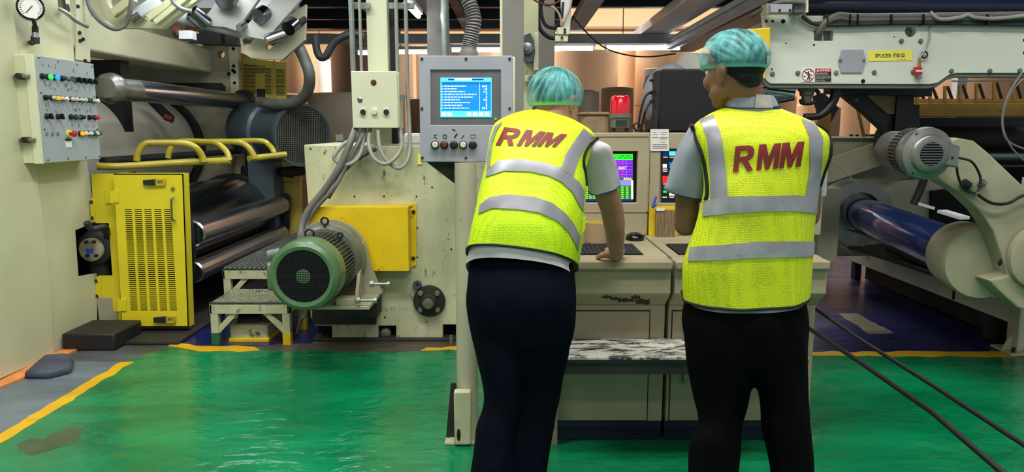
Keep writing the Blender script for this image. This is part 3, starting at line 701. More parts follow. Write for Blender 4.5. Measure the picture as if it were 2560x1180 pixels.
# blower
bl = thing('blower', 'large blue-grey round blower with mesh intake behind the yellow rails', 'blower', P(700, 430, 7.3))
A = P(625, 322, 7.75); B = P(757, 338, 7.0); ax = (B-A).normalized(); L_ = (B-A).length
MB().lathe(A, ax, [(0, .10), (.02, .27), (L_*.42, .275), (L_*.44, .30), (L_*.5, .30), (L_*.52, .27), (L_*.9, .275), (L_*.92, .29), (L_, .295), (L_, .27), (L_-.03, .265)], 56).build('casing', 'bluegrey', bl)
MB().cyl(B-ax*.03, B-ax*.025, .262, n=40).build('intake_void', 'void', bl)
mb = MB(); u_ = V((0, 0, 1)).cross(ax).normalized(); w_ = ax.cross(u_)
for i in range(-14, 15):
    t_ = i*.0185; h_ = math.sqrt(max(0, .27**2-t_*t_)); mb.beam(B-ax*.012+w_*t_-u_*h_, B-ax*.012+w_*t_+u_*h_, .004, .004, ax); mb.beam(B-ax*.010+u_*t_-w_*h_, B-ax*.010+u_*t_+w_*h_, .003, .003, ax)
mb.build('intake_mesh', 'motor_grey', bl)['kind'] = 'stuff'
MB().box((A.x+.1, 7.35, 0), (A.x+.35, 7.65, A.z-.2)).build('pedestal', 'bluegrey', bl)

# thick grey hose from upper arm down to the blower
tag(MB().tube([P(742, 108, 6.6), P(762, 150, 6.6), P(774, 190, 6.6), P(768, 230, 6.7), P(745, 252, 6.8), P(700, 262, 6.9), P(650, 255, 7.1)], .05, n=16).build('thick_hose', 'dull_hose'), 'thick grey rubber hose curving down to the blower', 'hose')
tag(MB().tube([P(790, 88, 7), P(791, 120, 7), P(800, 142, 7), P(815, 140, 7), P(828, 118, 7), P(845, 98, 7), P(880, 84, 7), P(910, 90, 7)], .035, n=14).build('hanging_hose', 'rubber'), 'black hose hanging in a loop by the high lit tube', 'hose')

# upper roll arms (top left)
ra = thing('roll_lifter', 'upper cream swing arm with curved lower end hanging at top left', 'machine arm', P(350, 70, 5.5))
arc = [(245, -30), (247, 0), (252, 25), (268, 52), (292, 70), (405, 72), (500, -5), (505, -30)]
MB().fp(arc, 5.5, .06, [[(268, -20), (268, 5), (276, 20), (288, 35), (340, 20), (352, 40), (372, 52), (395, 45), (470, -20)]]).build('curved_plate', 'cream', ra, smooth=False, bev=.004)
MB().beam(P(282, 36, 5.4), P(335, -6, 5.4), .05, .06).build('bar', 'cream_worn', ra, bev=.006)
MB().beam(P(374, 48, 5.42), P(462, -20, 5.42), .07, .05).build('bar', 'cream_worn', ra, bev=.006)
MB().beam(P(390, 58, 5.4), P(480, -14, 5.4), .06, .04).build('bar', 'cream', ra, bev=.006)
MB().beam(P(330, 45, 5.45), P(400, 0, 5.5), .05, .09).build('cylinder_body', 'girder', ra, bev=.02)
MB().cyl(P(330, 50, 5.44), P(350, 36, 5.44), .025, n=12).build('rod', 'steel', ra)
MB().tube([P(430, -20, 5.38), P(435, 5, 5.38), P(455, 22, 5.38), P(480, 28, 5.4)], .018, n=10).build('air_hose', 'galv', ra)
tag(MB().tube([P(215, -20, 5.2), P(225, 20, 5.2), P(250, 52, 5.2), P(285, 72, 5.25), P(312, 62, 5.3), P(325, 30, 5.3), P(330, -20, 5.3)], .016, n=10).build('loop_hose', 'hose'), 'thin grey hose drooping in a loop across the swing arm', 'hose')

rb = thing('roll_lifter', 'wide grey double arm slanting up to the right above the blower', 'machine arm', P(650, 150, 6.3))
MB().fp([(478, 62), (520, 32), (560, -20), (660, -20), (590, 78), (560, 68)], 6.4, .05).build('broad_plate', 'arm_paint', rb, bev=.005)
MB().fp([(600, 78), (700, -20), (768, -20), (680, 82), (660, 100), (620, 92)], 6.35, .05).build('broad_plate', 'arm_paint', rb, bev=.005)
MB().fp([(597, 92), (640, 92), (765, 10), (762, 100), (726, 132), (705, 150), (665, 148), (628, 146), (606, 132)], 6.5, .05,
        [[(605, 100), (615, 94), (634, 98), (622, 112), (610, 114)], [(664, 114), (674, 107), (684, 112), (676, 122), (666, 124)]]).build('end_plate', 'stand_paint', rb, smooth=False, bev=.004)
MB().fp([(670, 98), (760, 40), (764, 52), (676, 112)], 6.42, .06).build('inner_bar', 'black', rb)
for q0, q1, r, m in (((478, 30), (515, 62), .07, 'chrome_dark'), ((560, 5), (575, -10), .08, 'chrome_dark'), ((645, 42), (662, 32), .065, 'chrome_dark'), ((720, 72), (735, 58), .06, 'chrome_dark'), ((665, 100), (715, 82), .045, 'chrome'), ((598, 70), (612, 60), .03, 'steel')):
    MB().cyl(P(q0[0], q0[1], 6.28), P(q1[0], q1[1], 6.36), r, n=24).build('roller', m, rb)
MB().cyl(P(440, 40, 6.4), P(690, 100, 6.6), .055, n=20).build('cross_tube', 'girder', rb)
MB().fp([(498, 60), (552, 62), (552, 110), (498, 110)], 6.9, .15).build('black_block', 'black', rb)
MB().fp([(551, 84), (592, 84), (592, 112), (551, 112)], 7.0, .15).build('black_block', 'dark', rb)
sb = thing('sensor_box', 'small bright metal sensor box under the upper arms at left', 'sensor', P(465, 100, 6.2))
mb = MB(); pbox(mb, 446, 76, 479, 98, 6.2, .1); mb.build('box', 'girder_light', sb, bev=.005)
MB().cyl(P(436, 77, 6.2), P(446, 80, 6.2), .035, n=14).build('lens', 'dull_red', sb)
MB().fp([(425, 84), (450, 92), (478, 102), (470, 106), (440, 96)], 6.22, .04).build('bracket', 'bluegrey', sb)
# dark overhead horizontal beams behind arms, top-left
tag(MB().box((-4.6, 6.9, 2.50), (-2.0, 7.2, 2.64)).build('tie_beam', 'girder'), 'grey horizontal tie beam behind the upper arms at left', 'beam')

# kerb blocks, orange strip at the floor under the left panel
tag(MB().box((XL+.02, 4.62, 0), (XL+.36, 4.98, .115)).build('concrete_block', 'dark', bev=.012), 'dark square plinth block on the floor below the guard door', 'block')
mat('kerb', (66, 72, 88), .6, var=.3, vs=8, dirt=.2)
kb = MB().plate([G(60, 950), G(110, 905), G(170, 900), G(186, 915), G(180, 935), G(120, 950)], (0, 0, .05)).build('kerb_stone', 'kerb', bev=.02)
tag(kb, 'rough blue-grey lump of concrete by the orange strip', 'block')
st = MB().plate([G(0, 972), G(0, 950), G(110, 895), G(205, 860), G(200, 874), G(120, 912), G(60, 948)], (0, 0, .012))
mat('orange_strip', (226, 140, 76), .7, var=.2, vs=8, dirt=.2, dcol=(110, 60, 30), ds=16)
tag(st.build('board_strip', 'orange_strip', smooth=False), 'torn orange-brown board strip along the foot of the left panel', 'strip')
tag(MB().box((XL+.0, yN+.02, .02), (XL+.14, yN+.1, .25)).build('foot_bracket', 'stand_paint', bev=.01), 'small cream foot bracket at the corner of the left panel', 'bracket')
# ================================================================ CENTRE: gearbox block, motor, steps
YB = 4.86
gb = thing('gearbox_block', 'big worn cream machine housing behind the green motor', 'machine', P(950, 860, YB))
p0 = P(762, 362, YB); p1 = P(1205, 362, YB)
hx = []
blk = [(759, 362), (1215, 366), (1215, 845), (1140, 845), (1140, 812), (1107, 812), (1107, 845), (990, 846), (990, 815), (945, 815), (945, 846), (830, 846), (830, 815), (786, 815), (776, 790), (776, 600)]
MB().fp(blk, YB, .9).build('housing', 'housing_paint', gb, smooth=False, bev=.006)
mb = MB(); pbox(mb, 780, 846, 1215, 862, YB-.03, .9); mb.build('foot_slab', 'grime', gb, bev=.006)
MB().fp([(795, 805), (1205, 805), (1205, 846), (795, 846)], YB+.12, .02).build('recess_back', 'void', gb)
MB().lathe(P(967, 828, YB+.08), (0, -1, 0), [(0, .035), (.05, .035), (.06, .02)], 20).build('levelling_foot', 'motor_grey', gb)
mb = MB()
for x, y in ((886, 491), (960, 491), (1041, 491), (1043, 570), (1043, 643), (962, 793), (776, 372), (1128, 623), (1080, 468)):
    p = P(x, y, YB-.004); mb.cyl(p, p+V((0, .01, 0)), .006, n=8)
mb.build('screw_hole', 'black', gb)['kind'] = 'stuff'
fb = P(1074, 751, YB)
ob = MB().lathe(fb, (0, -1, 0), [(0, .105), (.02, .108), (.035, .10), (.04, .06), (.07, .055), (.085, .045)], 40).build('shaft_bearing', 'grime', gb)
for a in range(4):
    t_ = math.radians(45+90*a); q = fb+V((math.cos(t_)*.078, -.03, math.sin(t_)*.078)); MB().lathe(q, (0, -1, 0), [(0, .02), (.015, .02), (.028, .012)], 12).build('bolt', 'motor_grey', ob)
MB().lathe(fb+V((0, -.08, 0)), (0, -1, 0), [(0, .035), (.02, .035), (.024, .02)], 24).build('shaft_end', 'motor_grey', ob)
MB().lathe(P(1044, 711, YB), (0, -1, 0), [(0, .03), (.02, .032), (.03, .026)], 8).build('plug', 'bluegrey', gb)
MB().lathe(P(1044, 711, YB-.03), (0, -1, 0), [(0, .01), (.004, .008)], 12).build('plug_hole', 'black', gb)
MB().fp([(780, 745), (940, 745), (940, 812), (780, 812)], YB-.02, .018).build('motor_base_plate', 'grime', gb, bev=.003)
MB().cyl(P(1128, 838, YB-.1), P(1128, 862, YB-.1), .012, n=10).build('floor_bolt', 'motor_grey', gb)

# yellow cover box
yb2 = thing('cover_box', 'bright yellow sheet metal cover box bolted on the cream housing', 'cover', P(910, 678, YB-.1))
mb = MB(); pbox(mb, 777, 517, 1021, 678, YB-.14, .138)
mb.build('cover', 'yellow_box', yb2, bev=.003)
for px in ((1024, 1041),):
    MB().fp([(px[0], 509), (px[1], 509), (px[1], 664), (px[0], 670)], YB-.012, .01).build('flange', 'yellow_box', yb2, bev=.002)
for y in (529, 645): MB().lathe(P(1034, y, YB-.012), (0, -1, 0), [(0, .013), (.01, .013), (.014, .008)], 6).build('bolt', 'dark', yb2)
MB().fp([(779, 513), (1031, 511), (1031, 516), (779, 518)], YB-.02, .018).build('top_flange', 'yellow_box', yb2)

# motor
mo = thing('electric_motor', 'big green electric motor with finned grey body', 'motor', P(800, 800, 4.45))
A = P(757, 690, 4.02); B = P(842, 634, 4.66); ax = V((0, 1, 0)); A = V(((A.x+B.x)/2, A.y, (A.z+B.z)/2)); 
A = P(757, 692, 4.02); L_ = .62
MB().lathe(A, ax, [(0.012, .145), (0, .15), (-.005, .17), (.01, .192), (.03, .198), (.055, .196), (.058, .201), (.17, .201), (.175, .195), (.18, .15)], 64).build('fan_cowl', 'motor_green', mo)
MB().cyl(A+V((0, .008, 0)), A+V((0, .0118, 0)), .146, n=40).build('cowl_opening', 'void', mo)
MB().lathe(A+V((0, .0078, 0)), (0, -1, 0), [(0, .042), (.0015, .04)], 24).build('fan_hub', 'motor_green', mo)
mb = MB()
for i in range(-11, 12):
    t_ = i*.0128; h_ = math.sqrt(max(.0001, .148**2-t_*t_)); mb.box((A.x-h_, A.y+.004, A.z+t_-.001), (A.x+h_, A.y+.007, A.z+t_+.001)); mb.box((A.x+t_-.001, A.y+.004, A.z-h_), (A.x+t_+.001, A.y+.007, A.z+h_))
mb.build('grille', 'dark', mo)['kind'] = 'stuff'
MB().lathe(A+V((0, .17, 0)), ax, [(0, .15), (.0, .158), (.33, .158), (.331, .1)], 48).build('stator_body', 'motor_grey', mo)
for i in range(44):
    a = math.radians(-62+i*304/43)+math.radians(0); ca, sa = math.sin(a), math.cos(a)
    c_ = A+V((ca*.172, .17+.165, sa*.172)); R = Matrix.Rotation(a, 3, 'Y')
    MB().obox(c_, (.0035, .31, .034), R).build('fin', 'motor_grey', mo)
MB().lathe(A+V((0, .50, 0)), ax, [(0, .15), (0, .2), (.03, .215), (.05, .218), (.055, .23), (.10, .235), (.105, .2)], 64).build('end_flange', 'motor_grey', mo)
for q, r in (((A.x-.02, A.y+.24, A.z+.205), .026), ((A.x+.0, A.y+.52, A.z+.245), .022), ((A.x+.12, A.y+.40, A.z+.175), .015)):
    MB().torus(q, (0.1, 1, 0), r, .007).build('lifting_eye', 'dark', mo); MB().cyl((q[0], q[1], q[2]-r-.02), (q[0], q[1], q[2]-r+.004), .009, n=10).build('eye_stud', 'dark', mo)
MB().box((A.x-.235, A.y+.10, A.z-.10), (A.x-.17, A.y+.28, A.z+.03)).build('terminal_box', 'motor_green', mo, bev=.01)
for dz in (.0, .07): MB().cyl((A.x-.23, A.y+.14, A.z+.03+dz), (A.x-.16, A.y+.14, A.z+.045+dz), .026, n=14).build('cable_gland', 'galv', mo)
# bracket
bx = A.x+.235
mk = MB().plate([(A.x+.242*math.cos(math.radians(q)), 4.66, A.z+.242*math.sin(math.radians(q))) for q in range(150, -8, -8)]+[(bx+.03, 4.66, A.z-.08), (bx+.09, 4.66, A.z-.24), (A.x-.06, 4.66, A.z-.24)], (0, .02, 0)).build('mounting_plate', 'stand_paint', mo, smooth=False, bev=.003)
MB().box((A.x-.05, A.y+.30, A.z-.262), (bx+.07, 4.84, A.z-.24)).build('base_plate', 'stand_paint', mo, bev=.003)
MB().plate([(A.x+.19, A.y+.42, A.z-.24), (A.x+.19, 4.66, A.z-.24), (A.x+.19, 4.66, A.z+.1)], (.02, 0, 0)).build('gusset', 'stand_paint', mo)
for dx, dy, dz in ((.30, .42, -.13), (.24, .30, -.205)):
    q = V((A.x+dx, A.y+dy, A.z+dz)); o = MB().cyl(q, q+V((.10, 0, 0)), .009, n=10).build('jack_bolt', 'galv', mo); MB().cyl(q+V((.095, 0, 0)), q+V((.11, 0, 0)), .016, n=6).build('nut', 'galv', o); MB().cyl(q+V((-.01, 0, 0)), q+V((.012, 0, 0)), .022, n=6).build('nut', 'galv', o)
MB().box((A.x+.10, A.y+.32, A.z-.24), (A.x+.21, A.y+.42, A.z-.20)).build('foot', 'stand_paint', mo, bev=.004)
MB().box((A.x+.0, 4.66, A.z-.40), (bx+.05, 4.84, A.z-.262)).build('bracket_support', 'grime', mo, bev=.006)

# steps
def step(name, label, x0, x1, ytop_f, Yn, Yf, m_top, m_leg, ribs, zfoot=True, nlegs=((0, 0), (1, 0), (0, 1), (1, 1))):
    a = P(x0, ytop_f, Yn); b = P(x1, ytop_f, Yn); z = a.z; w = .05
    t = thing(name, label, 'platform', ((a.x+b.x)/2, Yn, 0))
    MB().box((a.x, Yn, z-.012), (b.x, Yf, z)).build('tread_plate', m_top, t)
    if ribs:
        n = ribs
        for i in range(n):
            xx = a.x+(b.x-a.x)*(i+.5)/n; MB().box((xx-.006, Yn+.005, z), (xx+.006, Yf, z+.012)).build('tread_rib', 'galv', t)
    MB().box((a.x, Yn, z-.075), (b.x, Yn+.012, z-.012)).build('front_apron', m_leg, t, bev=.002)
    MB().box((a.x, Yn, z-.075), (a.x+.012, Yf, z-.012)).box((b.x-.012, Yn, z-.075), (b.x, Yf, z-.012)).build('side_apron', m_leg, t)
    for i, j in nlegs:
        xx = a.x if i == 0 else b.x-w; yy = Yn+.002 if j == 0 else Yf-w
        o = MB().box((xx, yy, .03), (xx+w, yy+w, z-.02)).build('leg', m_leg, t, bev=.003)
        MB().box((xx-.001, yy-.001, .004), (xx+w+.001, yy+w+.001, .085)).build('painted_foot', 'button_green' if i == 0 else 'yellow_box', o)
    for s_ in (0, 1):
        xa = a.x+w if s_ == 0 else b.x-w; d_ = 1 if s_ == 0 else -1
        MB().plate([(xa-.01*d_, Yn+.012, z-.17), (xa-.01*d_, Yn+.012, z-.22), (xa+.13*d_, Yn+.012, z-.075), (xa+.08*d_, Yn+.012, z-.075)], (0, .03, 0)).build('brace', m_leg, t)
    return t
Ys = G(560, 864).y
step('step_stool', 'low chipped cream steel step with textured top left of the green motor', 523, 722, 757, Ys, Ys+.42, 'tread', 'chipped_cream', 0)
Yp = 5.16
step('walkway_platform', 'ribbed steel walkway platform behind the low step, at the rollers', 556, 775, 672, Yp+.05, 7.4, 'grime', 'chipped_cream', 18, nlegs=((0, 0), (0, 1), (1, 1)))
# textured pattern of the low step: checker lugs
t = [o for o in C.objects if o.name == 'step_stool'][0]
a = P(523, 757, Ys); b = P(722, 757, Ys); mb = MB(); random.seed(5)
for i in range(22):
    for j in range(16):
        xx = a.x+.012+(b.x-a.x-.024)*(i+.5)/22; yy = Ys+.012+.40*(j+.5)/16
        mb.obox((xx, yy, a.z+.0015), (.019, .005, .004), Matrix.Rotation(.8 if (i+j) % 2 else -.8, 3, 'Z'))
mb.build('tread_lugs', 'chipped_cream', t)['kind'] = 'stuff'
# small base under low step
sb2 = thing('machine_plinth', 'small cream and yellow plinth with dark pump under the low step', 'plinth', G(620, 862))
y_ = Ys+.10
mb = MB(); pbox(mb, 574, 812, 670, 846, y_, .3); mb.build('plinth', 'chipped_cream', sb2, bev=.01)
mb = MB(); pbox(mb, 571, 846, 672, 860, y_-.02, .34); mb.build('plinth_foot', 'yellow_box', sb2, bev=.006)
MB().cyl(P(600, 800, y_+.1), P(650, 800, y_+.1), .05, n=20).cyl(P(625, 798, y_+.15), P(625, 780, y_+.15), .06, n=20).box(P(590, 806, y_+.05), P(655, 812, y_+.2)).build('pump_body', 'black', sb2)
for x in (540, 690): mb = MB(); pbox(mb, x, 790, x+22, 862, 5.3, .06); 
tag(MB().tube([G(742, 834, .03), P(752, 800, 4.9), P(760, 790, 4.9)], .012).build('drain_pipe', 'galv'), 'short thin grey pipe slanting to the floor below the motor', 'pipe')

# cream column with conduits and switch box
YC = 4.95
top = 3.6
def vbar(name, px, wpx, pyb, Y, m, label, cat, r=None, ztop=2.79, parent=None):
    p = P(px, pyb, Y)
    if parent is not None: return MB().cyl((p.x, Y, p.z), (p.x, Y, ztop), r, n=16).build(name, m, parent)
cc = thing('support_column', 'square cream column standing behind the small switch box', 'column', (P(946, 330, 5.0).x, 5.05, P(946, 362, YB).z))
xa = P(920, 200, 5.0).x; xb = P(972, 200, 5.0).x
MB().box((xa, 5.0, P(946, 362, YB).z+.001), (xb, 5.14, 3.9)).build('shaft', 'cream_light', cc, bev=.006)
MB().box((xb+.002, 5.08, P(946, 362, YB).z+.001), (xb+.04, 5.14, 3.9)).build('rear_flange', 'girder_dark', cc)
MB().box((P(868, 20, 4.9).x, 4.96, P(946, 22, 4.96).z), (P(920, 20, 4.9).x, 4.99, P(946, 6, 4.96).z)).box((P(968, 20, 4.9).x, 4.96, P(946, 22, 4.96).z), (P(1032, 20, 4.9).x, 4.99, P(946, 6, 4.96).z)).build('pipe_bracket', 'galv', cc, bev=.003)
for px, r, pyb, lb in ((883, .017, 185, 'thickest galvanised conduit, left of the cream column'), (904, .010, 185, 'thin conduit between thick conduit and cream column'), (994, .012, 185, 'thin conduit just right of the cream column')):
    p = P(px, pyb, 4.92); tag(MB().cyl((p.x, 4.92, p.z), (p.x, 4.92, 3.8), r, n=16).build('conduit', 'galv' if r > .015 else 'conduit'), lb, 'pipe')
p = P(1021, 330, 4.90)
tag(MB().tube([(P(1014, 0, 4.9).x-.01, 4.9, 3.8), (P(1014, 0, 4.9).x, 4.90, P(1014, 10, 4.9).z), (P(1018, 200, 4.9).x, 4.9, P(1018, 200, 4.9).z), P(1024, 330, 4.86), P(1022, 390, 4.80), P(1000, 420, 4.74), P(970, 405, 4.74), P(950, 370, 4.76), P(945, 326, 4.80)], .013, n=12).build('conduit', 'conduit'), 'long conduit at the right looping under the switch box', 'pipe')
sw = thing('switch_box', 'small pale green-cream switch box with knobs on the column', 'control box', P(940, 322, 4.86))
mb = MB(); pbox(mb, 881, 180, 998, 320, 4.80, .18); mb.build('case', 'cream_light', sw, bev=.006)
MB().fp([(877, 178), (992, 178), (996, 320), (882, 320)], 4.785, .012).build('lid', 'cream_light', sw, bev=.004)
yl = 4.785
MB().lathe(P(934, 206, yl), (0, -1, 0), [(0, .018), (.006, .018), (.012, .012)], 20).build('indicator', 'dull_red', sw)
MB().lathe(P(900, 249, yl), (0, -1, 0), [(0, .016), (.008, .016), (.012, .010)], 20).build('lock', 'steel', sw)
for x, m in ((908, 'black'), (937, 'button_white'), (966, 'black')):
    o = MB().fp([(x-7, 268), (x+7, 268), (x+7, 285), (x-7, 285)], yl-.003, .003).build('switch_plate', 'white', sw)
    MB().lathe(P(x, 280, yl-.003), (0, -1, 0), [(0, .018), (.02, .016)], 20).build('knob', m, o)
MB().fp([(998, 237), (1010, 237), (1010, 252), (998, 252)], 4.84, .04).build('side_clip', 'grey_paint', sw)
def hose(name, pts, r, m, label, cat='hose', **k): return tag(MB().tube([P(*q) for q in pts], r, **k).build(name, m), label, cat)
hose('flexible_conduit', [(892, 318, 4.84), (888, 345, 4.80), (860, 360, 4.76), (838, 385, 4.72), (838, 400, 4.72), (862, 412, 4.72), (890, 400, 4.74), (905, 370, 4.78), (908, 322, 4.84)], .014, 'conduit', 'small grey flexible conduit in a closed loop at the left under the switch box')
hose('flexible_conduit', [(890, 318, 4.86), (876, 355, 4.74), (850, 415, 4.70), (815, 470, 4.70), (775, 520, 4.68), (756, 560, 4.66), (750, 605, 4.6)], .022, 'hose', 'thick grey hose running down from the switch box to the left')
hose('flexible_conduit', [(912, 322, 4.86), (895, 360, 4.76), (860, 425, 4.72), (835, 470, 4.68), (790, 520, 4.68), (768, 560, 4.68), (762, 610, 4.6)], .014, 'hose', 'thinner grey hose beside the thick one below the switch box')
hose('flexible_conduit', [(940, 372, 4.80), (905, 390, 4.76), (862, 425, 4.73), (835, 470, 4.72), (820, 495, 4.71)], .013, 'rubber', 'black ribbed flexible hose crossing the cream housing', rf=lambda t, i: .013+.002*(i % 2))
hose('flexible_conduit', [(926, 320, 4.86), (922, 360, 4.76), (935, 395, 4.72), (962, 410, 4.70), (988, 395, 4.72), (1004, 365, 4.78), (1001, 322, 4.84)], .013, 'conduit', 'grey flexible conduit hanging in a U below the switch box')

# box bracket between
tag(MB().box((P(1008, 330, 5.3).x, 5.3, P(1030, 362, 5.3).z), (P(1052, 330, 5.3).x, 5.4, P(1030, 333, 5.3).z)).build('cast_casing', 'girder_light', bev=.02), 'pale cast casing on top of the housing left of the terminal', 'casing')

# slanted dark brace behind terminal

tag(MB().fp([(1044, 385), (1054, 385), (1054, 411), (1044, 411)], YB-.01, .008).build('label_plate', 'sign_yellow'), 'small yellow plate on the housing beside the terminal', 'plate')

# ================================================================ TERMINAL on post
YT = 3.25
tm = thing('operator_terminal', 'grey operator terminal with blue touch screen and five round buttons', 'terminal', P(1167, 406, YT))
mb = MB(); pbox(mb, 1052, 141, 1288, 404, YT+.012, .10); mb.build('case', 'cream_light', tm, bev=.008)
fc = MB().fp([(1047, 139), (1282, 139), (1283, 405), (1051, 405)], YT, .012, [[(1076, 175), (1252, 175), (1252, 313), (1077, 313)]]).build('front_plate', 'grey_face', tm, smooth=False, bev=.003)
MB().fp([(1075, 174), (1253, 174), (1253, 314), (1076, 314)], YT+.006, .004).build('bezel', 'grey_bezel', tm)
MB().fp([(1101, 194), (1229, 194), (1229, 293), (1101, 293)], YT+.003, .003).build('screen', 'screen_cyan', tm)
scr = tm
def srect(x0, y0, x1, y1, m, name='screen_area', Y=YT+.002, par=tm):
    return MB().fp([(x0, y0), (x1, y0), (x1, y1), (x0, y1)], Y, .0006).build(name, m, par, smooth=False)
srect(1104, 205, 1227, 277, 'screen_blue'); srect(1104, 205, 1227, 210, 'screen_deep', Y=YT+.001)
srect(1120, 197, 1209, 200.5, 'screen_navy', 'title_bar', YT+.001)
srect(1136, 196.5, 1180, 201, 'screen_white', 'title_bar', YT+.0005)
for x in (1104, 1118, 1167, 1182, 1197, 1212): srect(x, 281, x+11, 290, 'screen_white', 'screen_key', YT+.001)
mb = MB(); random.seed(11)
for i in range(9):
    y = 214+i*6.9; x = 1111
    end = (1165, 1143, 1162, 1191, 1183, 1149, 1175, 1155, 1172)[i]
    mb.fp([(1105, y), (1108, y), (1108, y+2.4), (1105, y+2.4)], YT+.001, .0005)
    while x < end:
        w = random.uniform(3, 9); mb.fp([(x, y), (min(x+w, end), y), (min(x+w, end), y+2.4), (x, y+2.4)], YT+.001, .0005); x += w+2
mb.fp([(1199, 206), (1199.7, 206), (1199.7, 277), (1199, 277)], YT+.001, .0005)
mb.build('screen_text', 'screen_white', tm)['kind'] = 'stuff'
for i, s_ in enumerate(('60.0', '60', '3.0', '0', '0', '300', '0', '1', '50.0')):
    w = 3.2*len(s_); text('screen_number', s_, rectfn(1218-w, 212.5+i*6.9, 1218, 217.8+i*6.9, YT+.0015), 'screen_white', tm)
MB().cyl(P(1239, 297, YT+.004), P(1239, 297, YT+.0061), .004, n=10).build('status_light', 'lamp_green', tm)
for x, y in ((1055, 147), (1165, 147), (1274, 147), (1055, 271), (1274, 271), (1056, 394), (1165, 395), (1274, 394)):
    MB().lathe(P(x, y, YT), (0, -1, 0), [(0, .006), (.003, .006), (.005, .004)], 10).build('screw', 'grime', tm)
for i, (x, m) in enumerate(((1088, 'button_white'), (1111, 'dull_red'), (1135, 'black'), (1158, 'button_white'), (1182, 'black'))):
    o = MB().lathe(P(x, 362, YT), (0, -1, 0), [(0, .018), (.012, .018), (.015, .014)], 20).build('button_ring', 'black', tm)
    MB().lathe(P(x, 362, YT-.013), (0, -1, 0), [(0, .0135), (.010, .0135), (.013, .010)], 20).build('push_button', m, o)
yk = YT-.001
mb = MB()
mb.beam(P(1085, 339, yk), P(1092, 336, yk), .003, .001, (0, 1, 0)); mb.beam(P(1085, 342, yk), P(1092, 346, yk), .003, .001, (0, 1, 0))
mb.torus(P(1112, 341, yk), (0, 1, 0), .008, .0015, 20, 6)
mb.beam(P(1136, 344, yk), P(1143, 334, yk), .006, .001, (0, 1, 0)); mb.beam(P(1131, 323, yk), P(1138, 327, yk), .005, .001, (0, 1, 0))
mb.beam(P(1153, 346, yk), P(1160, 338, yk), .003, .001, (0, 1, 0))
for q0, q1 in (((1177, 337), (1189, 337)), ((1177, 345), (1189, 345)), ((1177, 337), (1177, 345)), ((1189, 337), (1189, 345))): mb.beam(P(*q0, yk), P(*q1, yk), .0012, .001, (0, 1, 0))
mb.build('symbols', 'black', tm)['kind'] = 'stuff'
MB().fp([(1066, 405), (1142, 463), (1150, 463), (1150, 405)], YT+.06, .03).build('angled_bracket', 'grime', tm)
# ribbed hose
tag(MB().tube([P(1153, -60, YT+.12), P(1163, -20, YT+.10), P(1178, 20, YT+.09), P(1185, 52, YT+.08), P(1180, 85, YT+.08), P(1174, 112, YT+.08), P(1173, 124, YT+.08)], .034, n=18, sub=14, rf=lambda t, i: .031+.0045*math.sin(i*2.1)).build('ribbed_hose', 'hose_rib'), 'thick grey ribbed hose entering the top of the terminal', 'hose')
MB().lathe(P(1172, 141, YT+.08), (0, 0, 1), [(0, .040), (.022, .040), (.03, .034), (.04, .034)], 24).build('hose_collar', 'hose', tm)
# post
ps = thing('post', 'round cream post carrying the terminal, with scuffed foot bracket', 'post', G(1168, 1108))
pb = G(1168, 1108); 
MB().cyl((pb.x, pb.y+.05, .012), (pb.x, pb.y+.05, P(1168, 407, YT).z), .048, n=28).build('tube', 'post_paint', ps)
MB().box((pb.x-.10, pb.y-.03, 0.004), (pb.x+.10, pb.y+.15, .012)).build('base_plate', 'chipped_cream', ps)
MB().box((pb.x-.055, pb.y-.045, .012), (pb.x+.02, pb.y+.0, .26)).build('foot_channel', 'cream_worn', ps, bev=.006)
MB().plate([(pb.x-.05, pb.y+.04, .012), (pb.x-.10, pb.y+.04, .012), (pb.x-.075, pb.y+.04, .27), (pb.x-.05, pb.y+.04, .27)], (0, .008, 0)).build('gusset', 'grime', ps)
MB().sph((pb.x-.035, pb.y-.046, .06), (.009, .004, .03), 12).build('slot', 'black', ps)
tag(MB().cyl(P(1206, 410, 3.5), P(1206, 640, 3.5), .02, n=14).build('conduit', 'hose'), 'brown scuffed pipe just right of the terminal post', 'pipe') if False else None

# columns right of terminal
gc = thing('support_column', 'tall plain grey steel column right of the terminal', 'column', (P(1280, 590, 4.3).x, 4.3, 0))
xa = P(1251, 200, 4.3).x; xb = P(1309, 200, 4.3).x
MB().box((xa, 4.3, 0), (xb, 4.42, 3.6)).build('shaft', 'grey_paint', gc, bev=.004)
MB().box((xa-.002, 4.298, 0), (xa+.012, 4.31, 3.6)).build('edge_strip', 'cream', gc)
wc = thing('machine_column', 'worn cream column with bearing block at its right side', 'column', (P(1335, 590, 4.9).x, 4.9, 0))
xa = P(1306, 100, 4.9).x; xb = P(1346, 100, 4.9).x
MB().box((xa, 4.9, 0), (xb, 5.0, 3.6)).build('shaft', 'cream_worn', wc, bev=.004)
MB().fp([(1310, 88), (1326, 82), (1334, 100), (1338, 130), (1334, 152), (1316, 158), (1310, 150)], 4.80, .09).build('bearing_block', 'bluegrey', wc, bev=.004)
MB().lathe(P(1318, 122, 4.8), (0, -1, 0), [(0, .035), (.02, .035), (.022, .03)], 24).build('bearing_ring', 'steel', wc)
MB().lathe(P(1318, 122, 4.775), (0, -1, 0), [(0, .016), (.015, .014)], 16).build('shaft_end', 'motor_grey', wc)
MB().fp([(1336, 80), (1346, 80), (1346, 176), (1334, 176)], 4.84, .05).build('slide_bar', 'cream_light', wc, bev=.004)
MB().fp([(1312, 188), (1346, 188), (1346, 205), (1312, 205)], 4.84, .05).build('foot_block', 'cream_worn', wc, bev=.006)
MB().lathe(P(1328, 196, 4.84), (0, -1, 0), [(0, .02), (.02, .018)], 16).build('bolt', 'steel', wc)
nc = thing('support_column', 'narrow dark grey column behind the bending man', 'column', (P(1367, 590, 5.6).x, 5.6, 0))
